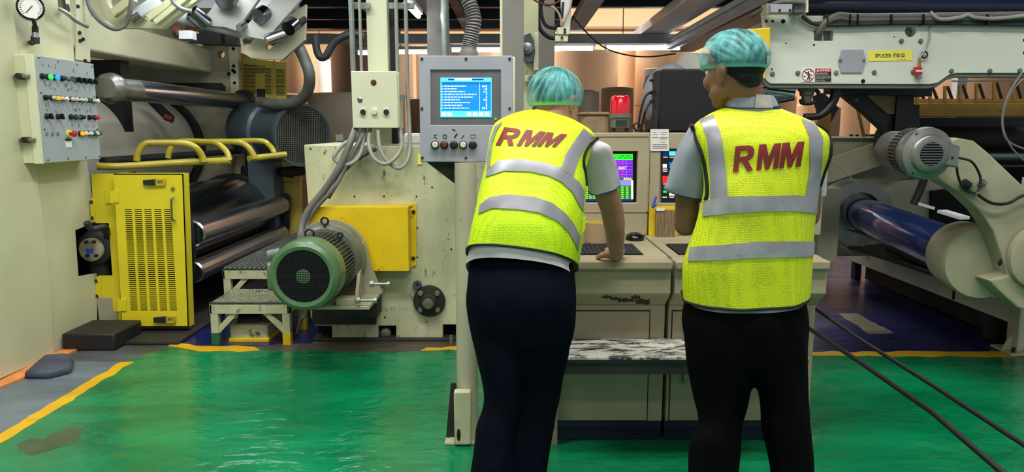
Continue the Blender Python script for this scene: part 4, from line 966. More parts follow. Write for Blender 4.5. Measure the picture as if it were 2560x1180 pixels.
MB().box((P(1346, 200, 5.6).x, 5.6, 0), (P(1386, 200, 5.6).x, 5.72, 3.4)).build('shaft', 'grey_paint', nc, bev=.004)
for y in (172, 190): MB().cyl(P(1386, y, 5.62), P(1394, y, 5.62), .008, n=8).build('bolt', 'black', nc)
# hanging air cylinder
ac = thing('air_cylinder', 'white pneumatic cylinder hanging at top centre with hoses', 'cylinder', P(1415, 95, 4.6))
MB().fp([(1398, -60), (1432, -60), (1425, 86), (1410, 86), (1404, 40)], 4.6, .04).build('profile', 'girder_light', ac, bev=.004)
MB().fp([(1405, 5), (1411, 5), (1408, 45), (1402, 45)], 4.595, .01).build('slot', 'black', ac)
MB().fp([(1393, 68), (1424, 68), (1424, 86), (1393, 86)], 4.57, .05).build('clevis', 'cream_light', ac, bev=.004)
MB().fp([(1388, 88), (1420, 88), (1420, 104), (1388, 104)], 4.58, .05).build('clevis', 'cream_light', ac, bev=.004)
for x, y in ((1412, 74), (1412, 81), (1405, 94)): MB().lathe(P(x, y, 4.57), (0, -1, 0), [(0, .009), (.006, .008)], 10).build('screw', 'black', ac)
hose('air_hose', [(1362, 14, 4.62), (1385, 20, 4.6), (1400, 40, 4.6), (1404, 66, 4.6)], .007, 'wood_tape', 'thin cream air hose bending to the hanging cylinder')
hose('air_hose', [(1430, -10, 4.6), (1425, 20, 4.58), (1412, 50, 4.56), (1406, 66, 4.58)], .006, 'wood_tape', 'thin cream air hose beside the hanging cylinder, right one')
hose('air_hose', [(1322, -10, 4.62), (1345, 5, 4.62), (1372, 12, 4.6), (1396, 4, 4.6), (1402, -8, 4.6)], .006, 'dull_red', 'thin red hose at top centre drooping between two columns')
hose('cable_loop', [(1350, -10, 5.0), (1346, 30, 5.0), (1350, 70, 5.0), (1370, 92, 5.0), (1392, 96, 5.0)], .014, 'black', 'black cable loop behind the hanging cylinder, outer one', 'cable')
hose('cable_loop', [(1362, -10, 5.05), (1352, 20, 5.05), (1362, 60, 5.05), (1385, 70, 5.05), (1394, 60, 5.05)], .012, 'black', 'black cable loop behind the hanging cylinder, inner one', 'cable')
hose('droop_wire', [(1430, 40, 7.5), (1470, 85, 7.5), (1510, 118, 7.5), (1560, 136, 7.5), (1620, 142, 7.5), (1690, 134, 7.5)], .007, 'black', 'thin black wire sagging below the fluorescent tubes', 'wire')
tag(MB().cyl(P(1095, 380, 5.6), (P(1095, 100, 5.6).x, 5.6, 3.2), .02, n=12).build('pipe', 'steel'), 'bright vertical steel pipe left behind the terminal', 'pipe') if False else None
tag(MB().cyl((P(1113, 100, 6.2).x, 6.2, 0), (P(1113, 100, 6.2).x, 6.2, 2.72), .035, n=16).build('vertical_pipe', 'galv'), 'vertical grey pipe seen above the left end of the terminal', 'pipe')
dc = MB().box((P(1068, 100, 6.5).x, 6.5, 0), (P(1102, 100, 6.5).x, 6.62, 2.94)).build('support_column', 'grey_paint')
tag(dc, 'dim grey column behind the top left corner of the terminal', 'column')
# ================================================================ CONSOLE DESKS
YD = 3.22
def console(label, px0, px1, doorlines, x_off):
    a = P(px0, 1108, YD); b = P(px1, 1108, YD); x0, x1 = a.x, b.x
    zT = P(1500, 650, YD-.10).z     # desk top height
    t = thing('control_desk', label, 'desk', ((x0+x1)/2, YD, 0))
    z_f0 = P(1500, 735, YD-.10).z; z_b = P(1500, 762, YD).z
    g = .006
    MB().box((x0+g, YD+.02, .004), (x1-g, YD+.95, .10)).build('plinth', 'navy', t, bev=.004)
    MB().box((x0+g, YD, .10), (x1-g, YD+.95, z_b)).build('cabinet_body', 'console', t, bev=.004)
    # fascia with sloping underside
    prof = [(YD-.10, z_f0), (YD-.10, zT-.035), (YD+.95, zT-.035), (YD+.95, z_b+.001), (YD-.001, z_b+.001)]
    MB().plate([(x0+g, y, z) for y, z in prof], (x1-x0-2*g, 0, 0)).build('fascia', 'console', t, smooth=False, bev=.004)
    return t, x0, x1, zT, z_b
YU = 3.86
t1, ax0, ax1, zT, z_b = console('cream control desk on the left, with lit green and purple screen and keyboard', 1345, 1656, None, 0)
t2, bx0, bx1, _, _ = console('cream control desk on the right, dark icon screen half behind the standing man', 1658, 2022, None, 0)
for t, x0, x1 in ((t1, ax0, ax1), (t2, bx0, bx1)):
    MB().box((x0+.004, YD-.125, zT-.04), (x1-.004, YD-.02, zT-.0)).build('edge_rail', 'console_edge', t, bev=.008)
    MB().box((x0+.004, YD-.02, zT-.035), (x1-.004, YD+.0, zT)).build('desk_top', 'console', t)
    # desktop with keyboard recess
    kx0, kx1 = (x0+.14, x1-.10) if t is t1 else (x0+.05, x1-.12)
    ky0, ky1 = G(1500, 638, zT).y, G(1500, 607, zT).y
    outer = [(x0+.004, YD, zT-.02), (x1-.004, YD, zT-.02), (x1-.004, YD+.95, zT-.02), (x0+.004, YD+.95, zT-.02)]
    MB().plate(outer, (0, 0, .02), [[(kx0, ky0, zT-.02), (kx1, ky0, zT-.02), (kx1, ky1, zT-.02), (kx0, ky1, zT-.02)]]).build('desk_top', 'console', t, smooth=False, bev=.003)
    MB().box((kx0, ky0, zT-.0205), (kx1, ky1, zT-.019)).build('recess_floor', 'console_edge', t)
    # door outlines as recessed black seams: real thin panels
    zs = .10
    def pan(xa, za, xb, zb2, nm='door_panel'):
        MB().box((xa, YD-.004, za), (xb, YD+.001, zb2)).build(nm, 'console', t, bev=.001)
        mb = MB(); w = .005
        mb.box((xa-w, YD-.0015, za-w), (xb+w, YD+.001, za)).box((xa-w, YD-.0015, zb2), (xb+w, YD+.001, zb2+w)).box((xa-w, YD-.0015, za), (xa, YD+.001, zb2)).box((xb, YD-.0015, za), (xb+w, YD+.001, zb2))
        mb.build('door_gap', 'black', t)
    zl = P(1500, 1050, YD).z; zh = P(1500, 778, YD).z; zm0 = P(1500, 905, YD).z
    if t is t1: pan(x0+.05, zl, P(1620, 900, YD).x, zh)
    else: pan(P(1678, 900, YD).x, zl, x1-.05, zh)
    MB().box((x0+.006, YD-.0015, P(1500, 1081, YD).z), (x1-.006, YD+.001, P(1500, 1078, YD).z)).build('door_gap', 'black', t)
o = MB().box((P(1706, 930, YD).x, YD-.03, P(1700, 955, YD).z), (P(1714, 930, YD).x, YD-.004, P(1700, 930, YD).z)).build('door_handle', 'steel', t2, bev=.003)
# chipped paint on the sloping underside of the left fascia
zfa = P(1500, 735, YD-.10).z
def slope(px, f):
    a = P(px, 735, YD-.10); b = P(px, 762, YD); q = V((a.x, YD-.10, zfa)).lerp(V((b.x, YD, z_b)), f); return q+V((0, -.0012, -.0006))
random.seed(9)
for x0_, x1_, f0, f1 in ((1504, 1530, .15, .4), (1526, 1552, .3, .55), (1545, 1585, .4, .75), (1578, 1600, .15, .5), (1588, 1624, .5, .95)):
    pts = [slope(x0_+(x1_-x0_)*k/5, f0+random.uniform(-.05, .15)*(f1-f0)+.1*math.sin(k*2)) for k in range(6)]+[slope(x1_-(x1_-x0_)*k/5, f1+random.uniform(-.3, .1)*(f1-f0)) for k in range(6)]
    MB().plate(pts, (0, -.0006, -.0003)).build('paint_chip', 'grime', t1, smooth=False)
# upright monitor housings
def upright(t, px0, px1, sx0, sx1, sy0, sy1, lab):
    Y = YU; a = P(px0, 332, Y); b = P(px1, 586, Y)
    pts = [(px0, 330), (px1, 330), (px1, 580), (px0, 580)]
    z0 = zT+.001; z1 = a.z
    x0, x1 = a.x, P(px1, 450, Y).x
    A = P(sx0, sy0, Y); B = P(sx1, sy1, Y)
    MB().plate([(x0, Y, z0), (x1, Y, z0), (x1, Y, z1), (x0, Y, z1)], (0, .03, 0), [[(A.x, Y, A.z), (B.x, Y, A.z), (B.x, Y, B.z), (A.x, Y, B.z)]]).build('front_panel', 'console', t, smooth=False, bev=.004)
    MB().box((x0, Y+.031, z0), (x1, Y+.42, z1)).build('upper_housing', 'console', t, bev=.006)
    mb = MB(); q = .022
    mb.box((A.x-.09, Y-.004, B.z-.05), (B.x+.09, Y-.0, B.z-.045)).box((A.x-.09, Y-.004, A.z+.075), (B.x+.06, Y, A.z+.08)).box((B.x+.055, Y-.004, B.z-.05), (B.x+.06, Y, A.z+.075)) if t is t1 else None
    if t is t1: mb.build('panel_rim', 'console_edge', t)
    return x0, x1, z0, z1
upright(t1, 1330, 1622, 1440, 1592, 378, 507, '')
upright(t2, 1627, 2060, 1652, 1820, 372, 508, '')
# screens
def sr(t, x0, y0, x1, y1, m, Y, name='screen_area'): return MB().fp([(x0, y0), (x1, y0), (x1, y1), (x0, y1)], Y, .001).build(name, m, t, smooth=False)
sr(t1, 1441, 379, 1591, 506, 'screen_black', YU+.022, 'monitor_glass')
Ys1 = YU+.020
sr(t1, 1450, 385, 1582, 400, 'screen_green', Ys1); sr(t1, 1450, 400, 1582, 444, 'screen_purple', Ys1); sr(t1, 1450, 444, 1582, 451, 'screen_dgreen', Ys1)
sr(t1, 1450, 451, 1582, 464, 'screen_lilac', Ys1); sr(t1, 1450, 464, 1578, 498, 'screen_dgreen', Ys1); sr(t1, 1578, 451, 1583, 498, 'screen_white', Ys1-.0005); sr(t1, 1450, 498, 1582, 503, 'screen_navy', Ys1)
mb = MB()
for y in (400, 408, 416, 424, 430, 437, 444, 451): mb.fp([(1450, y-.4), (1582, y-.4), (1582, y+.4), (1450, y+.4)], Ys1-.001, .0005)
mb.fp([(1566, 400), (1566.8, 400), (1566.8, 444), (1566, 444)], Ys1-.001, .0005)
mb.build('screen_grid', 'screen_lilac', t1)['kind'] = 'stuff'
mb = MB(); random.seed(4)
for y, xs in ((389, (1552, 1566)), (394, (1530, 1545, 1560, 1572))):
    for x in xs: mb.fp([(x, y), (x+9, y), (x+9, y+1.8), (x, y+1.8)], Ys1-.001, .0005)
mb.build('screen_text', 'screen_dgreen', t1)['kind'] = 'stuff'
mb = MB()
for y in (403, 411, 427, 434, 440):
    for x in (1530, 1541, 1553): mb.fp([(x, y), (x+8, y), (x+8, y+2.2), (x, y+2.2)], Ys1-.001, .0005)
mb.build('screen_text', 'screen_magenta', t1)['kind'] = 'stuff'
mb = MB()
for i in range(7):
    for x in (1455, 1464, 1473, 1482, 1500, 1540, 1553, 1565): mb.fp([(x, 466.5+i*4.6), (x+6, 466.5+i*4.6), (x+6, 469+i*4.6), (x, 469+i*4.6)], Ys1-.001, .0005)
mb.build('screen_text', 'screen_lime', t1)['kind'] = 'stuff'
text('screen_number', '3607', rectfn(1545, 416.5, 1565, 423.5, Ys1-.001), 'screen_yellow', t1, off=.01)
text('screen_number', '4056', rectfn(1558, 444.5, 1579, 450.5, Ys1-.001), 'screen_yellow', t1, off=.01)
sr(t2, 1653, 373, 1819, 507, 'screen_black', YU+.022, 'monitor_glass')
for x, y, w, h, m in ((1657, 378, 12, 12, 'screen_navy'), (1673, 378, 16, 11, 'screen_cyan'), (1657, 410, 10, 9, 'screen_white'), (1674, 406, 11, 13, 'screen_blue'), (1656, 440, 14, 17, 'screen_red'), (1658, 476, 9, 6, 'screen_green'), (1673, 474, 14, 15, 'screen_yellow')):
    o = sr(t2, x, y, x+w, y+h, m, YU+.020, 'screen_icon')
mb = MB()
for x, y in ((1658, 392), (1674, 392), (1657, 422), (1657, 427), (1658, 459), (1656, 492), (1674, 492)): mb.fp([(x, y), (x+11, y), (x+11, y+1.8), (x, y+1.8)], YU+.0195, .0005)
mb.build('screen_text', 'screen_white', t2)['kind'] = 'stuff'
# keyboards
def keyboard(x0, x1, y0, y1, z, label):
    k = thing('keyboard', label, 'keyboard', ((x0+x1)/2, (y0+y1)/2, z))
    MB().box((x0, y0, z+.0005), (x1, y1, z+.014)).build('keyboard_case', 'black', k, bev=.003)
    nx = int((x1-x0)/.021); mb = MB()
    for i in range(nx):
        for j in range(6):
            xa = x0+.006+(x1-x0-.012)*i/nx; ya = y0+.005+(y1-y0-.01)*j/6; mb.box((xa+.0015, ya+.0015, z+.014), (xa+(x1-x0-.012)/nx-.0015, ya+(y1-y0-.01)/6-.0015, z+.021))
    mb.build('keys', 'dark', k)['kind'] = 'stuff'
keyboard(ax0+.16, P(1606, 610, YD+.1).x, G(1500, 636, zT).y, G(1500, 610, zT).y, zT-.018, 'black keyboard in the recess of the left desk under the man\'s hand')
keyboard(P(1690, 610, YD+.1).x, bx1-.30, G(1500, 636, zT).y, G(1500, 610, zT).y, zT-.018, 'black keyboard in the recess of the right desk')
MB().box((P(1612, 630, YD).x, YD+.04, zT-.0189), (P(1640, 630, YD).x+.02, YD+.12, zT-.016)).build('paper_liner', 'paper_white', t1)
# mouse
ms = thing('computer_mouse', 'black computer mouse on the left desk, right of the man\'s hand', 'mouse', (P(1590, 597, 3.72).x, 3.70, zT))
p = P(1587, 590, 3.70)
mb = MB(); mb.sph((p.x, 3.70, zT+.006), (.048, .05, .034), 28)
bmesh.ops.bisect_plane(mb.bm, geom=mb.bm.verts[:]+mb.bm.edges[:]+mb.bm.faces[:], plane_co=(0, 0, zT+.0015), plane_no=(0, 0, -1), clear_outer=True)
mb.build('shell', 'black_gloss', ms, ang=80)
MB().sph((p.x-.012, 3.665, zT+.030), (.005, .010, .008), 12).build('wheel', 'rubber', ms)
# tape roll
tr = thing('tape_roll', 'brown roll of adhesive tape standing on the left desk', 'tape', (P(1487, 600, 3.6).x, 3.6, zT))
c = V((P(1489, 590, 3.6).x, 3.62, zT+.001))
MB().pipe(c, c+V((0, 0, .10)), .058, .042, 40).build('wound_tape', 'wood_tape', tr)
MB().pipe(c+V((0, 0, .001)), c+V((0, 0, .101)), .0415, .038, 40).build('core', 'yellow_box', tr)
tag(MB().lathe((P(1469, 597, 3.55).x, 3.55, zT+.0005), (0, 0, 1), [(0, .017), (.006, .017), (.009, .012)], 20).build('metal_cap', 'steel'), 'small round metal cap on the left desk beside the tape roll', 'cap')
# yellow folder with papers between the monitors
fo = thing('document_holder', 'yellow holder with stack of corrugated card samples against right desk', 'holder', (P(1655, 580, 3.82).x, 3.8, zT))
MB().box((P(1627, 530, 3.8).x, 3.835, zT+.001), (P(1700, 530, 3.8).x, 3.845, P(1640, 517, 3.8).z)).build('backing', 'yellow_box', fo)
mb = MB()
xa = P(1641, 530, 3.8).x; xb = P(1690, 530, 3.8).x
for i in range(14):
    x = xa+(xb-xa)*i/14; MB().box((x+.0005, 3.80, zT+.001), (x+(xb-xa)/14-.001, 3.833, P(1650, 526, 3.8).z)).build('card_sheet', 'cardboard', fo)
MB().box((P(1642, 520, 3.79).x, 3.796, P(1650, 527, 3.8).z), (P(1662, 520, 3.79).x, 3.80, P(1650, 519, 3.8).z)).build('label_tab', 'paper_white', fo)
tag(MB().beam(P(1631, 519, 3.80), P(1640, 492, 3.84), .01, .008).beam(P(1629, 519, 3.8), P(1641, 513, 3.8), .008, .008).build('blue_clip', 'blue_plastic'), 'small blue plastic clip on the right desk front', 'clip')
# paper notice
nt_ = thing('paper_notice', 'white printed notice taped at top between the two desk screens', 'notice', P(1648, 378, YU-.004))
MB().fp([(1626, 323), (1672, 323), (1673, 377), (1626, 377)], YU-.006, .001).build('sheet', 'paper_white', nt_)
mb = MB()
for i, (y, xs) in enumerate(((331, ((1632, 1640), (1652, 1668))), (336, ((1632, 1644), (1652, 1666))), (343, ((1630, 1646), (1650, 1670))), (347, ((1650, 1668),)), (355, ((1652, 1664),)), (361, ((1631, 1668),)), (366, ((1631, 1668),)), (370, ((1631, 1668),)))):
    for a, b in xs: mb.fp([(a, y), (b, y), (b, y+1), (a, y+1)], YU-.0065, .0004)
mb.build('printed_lines', 'grime', nt_)['kind'] = 'stuff'
# shelf / foot step in front of the desks
sh = thing('foot_shelf', 'long steel step shelf with flaking white paint in front of the desks', 'shelf', (0.55, YD-.2, 0))
zsh = P(1500, 893, YD-.28).z; x0 = P(1380, 893, YD-.28).x; x1 = P(2022, 893, YD-.28).x
MB().box((x0, YD-.28, zsh-.012), (x1, YD-.006, zsh)).build('tread', 'chipped', sh, bev=.002)
MB().box((x0, YD-.275, zsh-.075), (x1, YD-.262, zsh-.028)).build('front_rail', 'grime', sh)
MB().box((x0, YD-.28, zsh-.028), (x1, YD-.27, zsh-.012)).build('front_lip', 'dark', sh)
for x in (x0+.01, x1-.04): MB().box((x, YD-.04, 0.003), (x+.03, YD-.008, zsh-.013)).build('leg', 'console_edge', sh)
# red beacon
bc = thing('warning_beacon', 'red warning beacon light on top of the left desk', 'beacon', P(1551, 328, YU+.1))
c = V((P(1551, 330, YU+.1).x, YU+.12, P(1551, 330, YU).z+.001))
for dx in (-.035, .035): MB().box((c.x+dx-.01, c.y-.02, c.z), (c.x+dx+.01, c.y+.02, c.z+.02)).build('foot', 'black', bc)
MB().lathe(c+V((0, 0, .018)), (0, 0, 1), [(0, .045), (.004, .052), (.05, .052), (.055, .058), (.075, .058), (.078, .05)], 32).build('base', 'motor_grey', bc)
MB().lathe(c+V((0, 0, .094)), (0, 0, 1), [(0, .054), (.08, .052), (.092, .046), (.096, .03)], 40).build('lens', 'red_lens', bc)
MB().box((c.x-.03, c.y-.056, c.z+.03), (c.x+.03, c.y-.05, c.z+.06)).build('rating_plate', 'grime', bc)
e = thing('lifting_eye', 'black ring bolt on the desk top right of the red beacon', 'ring', P(1592, 328, YU+.1))
c = V((P(1592, 328, YU+.1).x, YU+.1, P(1592, 330, YU).z+.001))
MB().torus(c+V((0, 0, .028)), (0, 1, 0), .018, .005).build('ring', 'black', e); MB().cyl(c, c+V((0, 0, .008)), .012, n=12).build('base', 'black', e)
# black roll end and white wrapped roll behind
be = thing('roll_stand_drum', 'big black faced drum with grey domed side behind the desks', 'drum', P(1700, 330, 4.9))
MB().fp([(1651, 176), (1660, 172), (1830, 172), (1830, 330), (1648, 330), (1643, 300), (1643, 200)], 4.7, .5).build('black_body', 'black', be, smooth=False, bev=.02)
dm = MB().sph(P(1672, 246, 5.0), (.17, .3, .225), 32).build('domed_side', 'grey_face', be, ang=80)
MB().fp([(1640, 178), (1652, 176), (1648, 245), (1644, 322), (1636, 322), (1634, 240)], 4.68, .06).build('rim', 'grime', be)
MB().box((P(1700, 300, 4.8).x-.2, 4.85, 0), (P(1700, 300, 4.8).x+.3, 5.15, P(1700, 325, 4.8).z)).build('pedestal', 'dark', be)
for y in (200, 232, 252): MB().box(P(1626, y-3, 4.72), P(1640, y+4, 4.76)).build('clip', 'black', be, bev=.004)
hose('cable', [(1640, 226, 4.66), (1618, 236, 4.64), (1606, 262, 4.6), (1598, 300, 4.5), (1596, 326, 4.3)], .007, 'black', 'black cable looping from the domed drum to the desk, left one', 'cable')
hose('cable', [(1638, 250, 4.66), (1622, 262, 4.64), (1610, 290, 4.6), (1603, 326, 4.4)], .007, 'black', 'black cable looping from the domed drum to the desk, right one', 'cable')
wr = thing('wrapped_roll', 'white wrapped roll above the black drum', 'paper roll', P(1740, 175, 5.8))
MB().lathe(P(1710, 190, 5.6), V((1, .5, 0)), [(0, .12), (.03, .17), (1.0, .17), (1.03, .12)], 32).build('wrapping', 'paper_white', wr)
w0 = P(1730, 200, 5.8); MB().box((w0.x-.05, w0.y, 0), (w0.x+.1, w0.y+.1, w0.z-.05)).build('stand', 'dark', wr)
MB().box(P(1672, 160, 5.7), P(1700, 172, 5.75)).build('lug', 'ochre', wr)
# ================================================================ RIGHT: splicer beam and roll stand
YS = 4.5
def arcp(cx, cy, r, a0, a1, n=6): return [(cx+r*math.cos(math.radians(a0+(a1-a0)*i/n)), cy-r*math.sin(math.radians(a0+(a1-a0)*i/n))) for i in range(n+1)]
so = thing('splicer_beam', 'long pale splicer side beam with yellow name plate at upper right', 'machine', P(2230, 212, YS))
out = [(1907, 30), (1912, 60), (1912, 186)]+arcp(1934, 188, 22, 180, 270, 5)+[(2325, 211), (2345, 207), (2372, 188), (2392, 183), (2760, 183), (2760, 40), (2020, 40), (1960, 20)]
MB().fp(out, YS, .05, [[(2036, 76), (2083, 76), (2083, 102), (2036, 102)], arcp(2277, 79, 14, 0, 340, 17)]).build('face_plate', 'splicer_paint', so, smooth=False, bev=.004)
MB().box((P(1916, 100, YS).x, YS+.051, P(2100, 205, YS).z), (P(2345, 100, YS).x, YS+.34, P(2100, 50, YS).z)).build('beam_body', 'grey_paint', so)
MB().box((P(2345, 100, YS).x, YS+.051, P(2100, 178, YS).z), (P(2760, 100, YS).x, YS+.34, P(2100, 50, YS).z)).build('beam_body', 'grey_paint', so)
edge = [P(x, y, YS-.004) for x, y in [(1912, 182)]+arcp(1934, 188, 22, 180, 270, 5)+[(2325, 211), (2345, 207), (2372, 188), (2392, 183), (2760, 183)]]
MB().tube([p+V((0, .03, -.012)) for p in edge], .014, n=8, sub=1).build('bottom_edge', 'grey_paint', so)
o = MB().fp([(2056, 76), (2058, 76), (2058, 102), (2056, 102)], YS-.003, .01).build('cut_divider', 'cream_light', so)
mb = MB()
for x, y, r in ((1916, 53, .008), (1932, 53, .008), (1958, 53, .013), (2035, 112, .006), (1965, 108, .004), (2158, 203, .013), (1930, 173, .005), (2562, 100, .01), (2562, 132, .01), (2236, 92, .004)):
    p = P(x, y, YS-.002); mb.cyl(p, p+V((0, .01, 0)), r, n=12)
mb.build('hole', 'void', so)['kind'] = 'stuff'
for x, y in ((1931, 185), (1994, 183), (2090, 182), (2185, 181), (2282, 180), (2378, 178), (2474, 178), (2549, 177), (2253, 103), (2301, 103)):
    MB().lathe(P(x, y, YS), (0, -1, 0), [(0, .015), (.004, .015), (.005, .011), (.012, .010)], 8).build('bolt', 'motor_grey', so)
MB().fp([(2105, 124), (2158, 124), (2165, 148), (2156, 182), (2103, 182), (2096, 152)], YS-.010, .01).build('hexagon_cover', 'grey_face', so, smooth=False, bev=.002)
for x in (2101, 2160): MB().lathe(P(x, 151, YS-.01), (0, -1, 0), [(0, .011), (.006, .009)], 10).build('cover_screw', 'motor_grey', so)
pl = MB().fp([(2170, 127), (2281, 125), (2281, 151), (2171, 153)], YS-.004, .004).build('name_plate', 'sign_yellow', so)
pl['label'] = 'yellow plate reading SPLICER and B 02'
text('lettering', 'SPLICER', rectfn(2188, 134.5, 2228, 143.5, YS-.0055), 'black', pl, off=.012)
text('lettering', '\u0e2b\u0e31\u0e27', rectfn(2233, 131.5, 2243, 144, YS-.0055), 'black', pl, off=.01)
text('lettering', 'B 02', rectfn(2244, 133.5, 2262, 142.5, YS-.0055), 'black', pl, off=.012)
mb = MB(); 
for x in range(2243, 2266, 4): mb.fp([(x, 147.5), (x+3, 147.5), (x+3, 148.3), (x, 148.3)], YS-.0052, .0004)
mb.build('fine_print', 'black', pl)['kind'] = 'stuff'
dg = MB().fp([(2003, 170), (2079, 170), (2079, 205), (2003, 205)], YS-.004, .004).build('danger_sign', 'white', so)
dg['label'] = 'white, red and black DANGER sign'
MB().fp([(2038, 171), (2078, 171), (2078, 180), (2038, 180)], YS-.0046, .0005).build('red_band', 'red', dg)
MB().fp([(2038, 180), (2078, 180), (2078, 204), (2038, 204)], YS-.0046, .0005).build('black_field', 'black', dg)
text('lettering', 'DANGER', rectfn(2050, 172.5, 2076, 178.5, YS-.0052), 'white', dg, off=.015)
MB().fp([(2041, 178.5), (2048, 178.5), (2044.5, 172.5)], YS-.0052, .0004).build('warning_triangle', 'white', dg)
MB().torus(P(2020.5, 188, YS-.0046), (0, 1, 0), .036, .0022, 36, 6).build('red_ring', 'red', dg)
mb = MB(); mb.beam(P(2010.5, 177.5, YS-.0062), P(2030.5, 198.5, YS-.0062), .004, .001, (0, 1, 0)); mb.build('red_bar', 'red', dg)
mb = MB(); yk = YS-.0052
for q0, q1, w in (((2022, 184), (2022, 192), .009), ((2022, 191), (2017, 201), .005), ((2022, 191), (2024, 201), .005), ((2022, 184), (2015, 180), .004), ((2022, 185), (2031, 189), .004), ((2025, 178), (2031, 178), .003), ((2008, 190), (2014, 192), .004)): mb.beam(P(*q0, yk), P(*q1, yk), w, .0008, (0, 1, 0))
mb.cyl(P(2021, 180.5, yk), P(2021, 180.5, yk)+V((0, -.0008, 0)), .005, n=12); mb.build('pictogram', 'black', dg)['kind'] = 'stuff'
for i, s_ in enumerate(('KEEP HANDS CLEAR', 'Machine parts move', 'without notice. Shut', 'down power. It may', 'cause injury.')):
    text('lettering', s_, rectfn(2040, 181.5+i*4.4, 2040+1.85*len(s_), 184.8+i*4.4, YS-.0052), 'white', dg)
# red lock with wire
lk = thing('safety_lock', 'small red lock hanging on a wire at the splicer beam', 'lock', P(2297, 200, YS-.02))
MB().fp([(2289, 167), (2306, 167), (2307, 186), (2290, 188)], YS-.04, .03).build('body', 'red', lk, bev=.004)
MB().fp([(2290, 175), (2306, 175), (2306, 179), (2290, 179)], YS-.043, .003).build('band', 'white', lk)
MB().cyl(P(2299, 188, YS-.025), P(2299, 198, YS-.025), .012, n=12).build('plug', 'steel', lk)
MB().cyl(P(2299, 146, YS-.025), P(2299, 167, YS-.025), .007, n=10).build('brass_stem', 'ochre', lk)
MB().tube([P(2326, 66, YS-.01), P(2325, 90, YS-.02), P(2315, 120, YS-.02), P(2302, 140, YS-.025), P(2299, 148, YS-.025)], .005).build('wire', 'galv', lk)
MB().torus(P(2311, 137, YS-.02), (0, 1, 0), .018, .005).build('ring', 'grime', lk)
# yellow guard at left end
yg = thing('end_guard', 'yellow end guard on the splicer beam behind the man\'s head', 'guard', P(1900, 200, YS-.05))
MB().fp([(1868, 72), (1926, 68), (1926, 128), (1916, 130), (1890, 120)], YS-.10, .16).build('hood', 'yellow_box', yg, smooth=False, bev=.006)
MB().fp([(1895, 130), (1912, 130), (1914, 196), (1900, 198), (1895, 180)], YS-.06, .05).build('strip', 'yellow_box', yg, bev=.004)
MB().lathe(P(1922, 134, YS-.1), (0, -1, 0), [(0, .014), (.01, .012)], 10).build('bolt', 'motor_grey', yg)
# top fittings, rollers, cables
tb = thing('top_bracket', 'white block bracket with dark clamp at top left of the splicer beam', 'bracket', P(1950, 35, YS-.1))
MB().fp([(1927, 10), (1981, 10), (1981, 30), (1927, 31)], YS-.16, .1).build('white_block', 'grey_face', tb, bev=.003)
for x in (1949, 1975): MB().lathe(P(x, 26, YS-.16), (0, -1, 0), [(0, .008), (.004, .007)], 10).build('screw', 'black', tb)
MB().fp([(1917, 8), (1927, 10), (1927, 31), (1917, 35)], YS-.12, .1).build('side', 'stand_paint', tb)
MB().fp([(1981, -5), (2016, -5), (2016, 32), (1985, 32)], YS-.12, .1).build('clamp', 'grey_bezel', tb, bev=.006)
MB().fp([(2016, -20), (2021, -20), (2021, 31), (2016, 31)], YS-.14, .1).build('edge_strip', 'cream_light', tb)
nr = thing('web_roller', 'dark navy roller running along the top of the splicer beam', 'roller', P(2300, 30, YS+.25))
a = P(2000, 16, YS+.2); MB().cyl((a.x, YS+.2, a.z), (a.x+2.3, YS+.2, a.z), .055, n=28).build('roller', 'navy', nr)
MB().box((a.x-.02, YS+.1, a.z-.1), (a.x+.0, YS+.3, a.z+.06)).build('end_bracket', 'grey_paint', nr)
for i, (yy, r, m, dy) in enumerate(((43, .018, 'hose', 0), (51, .016, 'hose', -.02), (57, .010, 'rubber', -.03), (62, .012, 'rubber', 0))):
    if i < 2:
        pts = [(2040+i*6, 104, YS+.03), (2047+i*5, 80, YS-.02), (2062+i*5, 56, YS-.04), (2095, 38+i*7, YS-.04), (2140, yy-2, YS-.03), (2300, yy-3, YS-.03), (2450, yy-5, YS-.03), (2640, yy-8, YS-.03)]
    else:
        pts = [(2006, 38+i, YS-.03), (2030, 55+i, YS-.03), (2060, yy, YS-.03), (2120, yy, YS-.03), (2300, yy-4, YS-.03), (2640, yy-8+i*3, YS-.03)]
    hose('cable', pts, r, m, ('thick grey hose curving up out of the beam opening, upper one', 'thick grey hose curving up out of the beam opening, lower one', 'thin black cable along the top of the splicer beam, upper one', 'thin black cable along the top of the splicer beam, lower one')[i], 'cable')
hose('cable', [(2325, 30, YS-.04), (2350, 48, YS-.06), (2400, 44, YS-.06), (2420, 38, YS-.05), (2440, 44, YS-.06), (2500, 46, YS-.06), (2640, 30, YS-.06)], .011, 'conduit', 'pale wavy cable bundle at the top right of the splicer beam', 'cable')
mb = MB()
tie = thing('cable_ties', 'black ties holding the cables on the splicer beam', 'tie', P(2300, 60, YS-.05))
for x in (2068, 2126, 2145, 2229, 2310, 2470): MB().fp([(x, 35), (x+2.5, 35), (x+3.5, 62), (x+1, 62)], YS-.065, .06).build('tie', 'black', tie)
hose('grey_cable', [(1880, 40, 4.6), (1925, 14, 4.4), (1960, 4, 4.36), (2010, 6, 4.36)], .013, 'hose', 'grey cable bending over the white bracket on the splicer', 'cable')
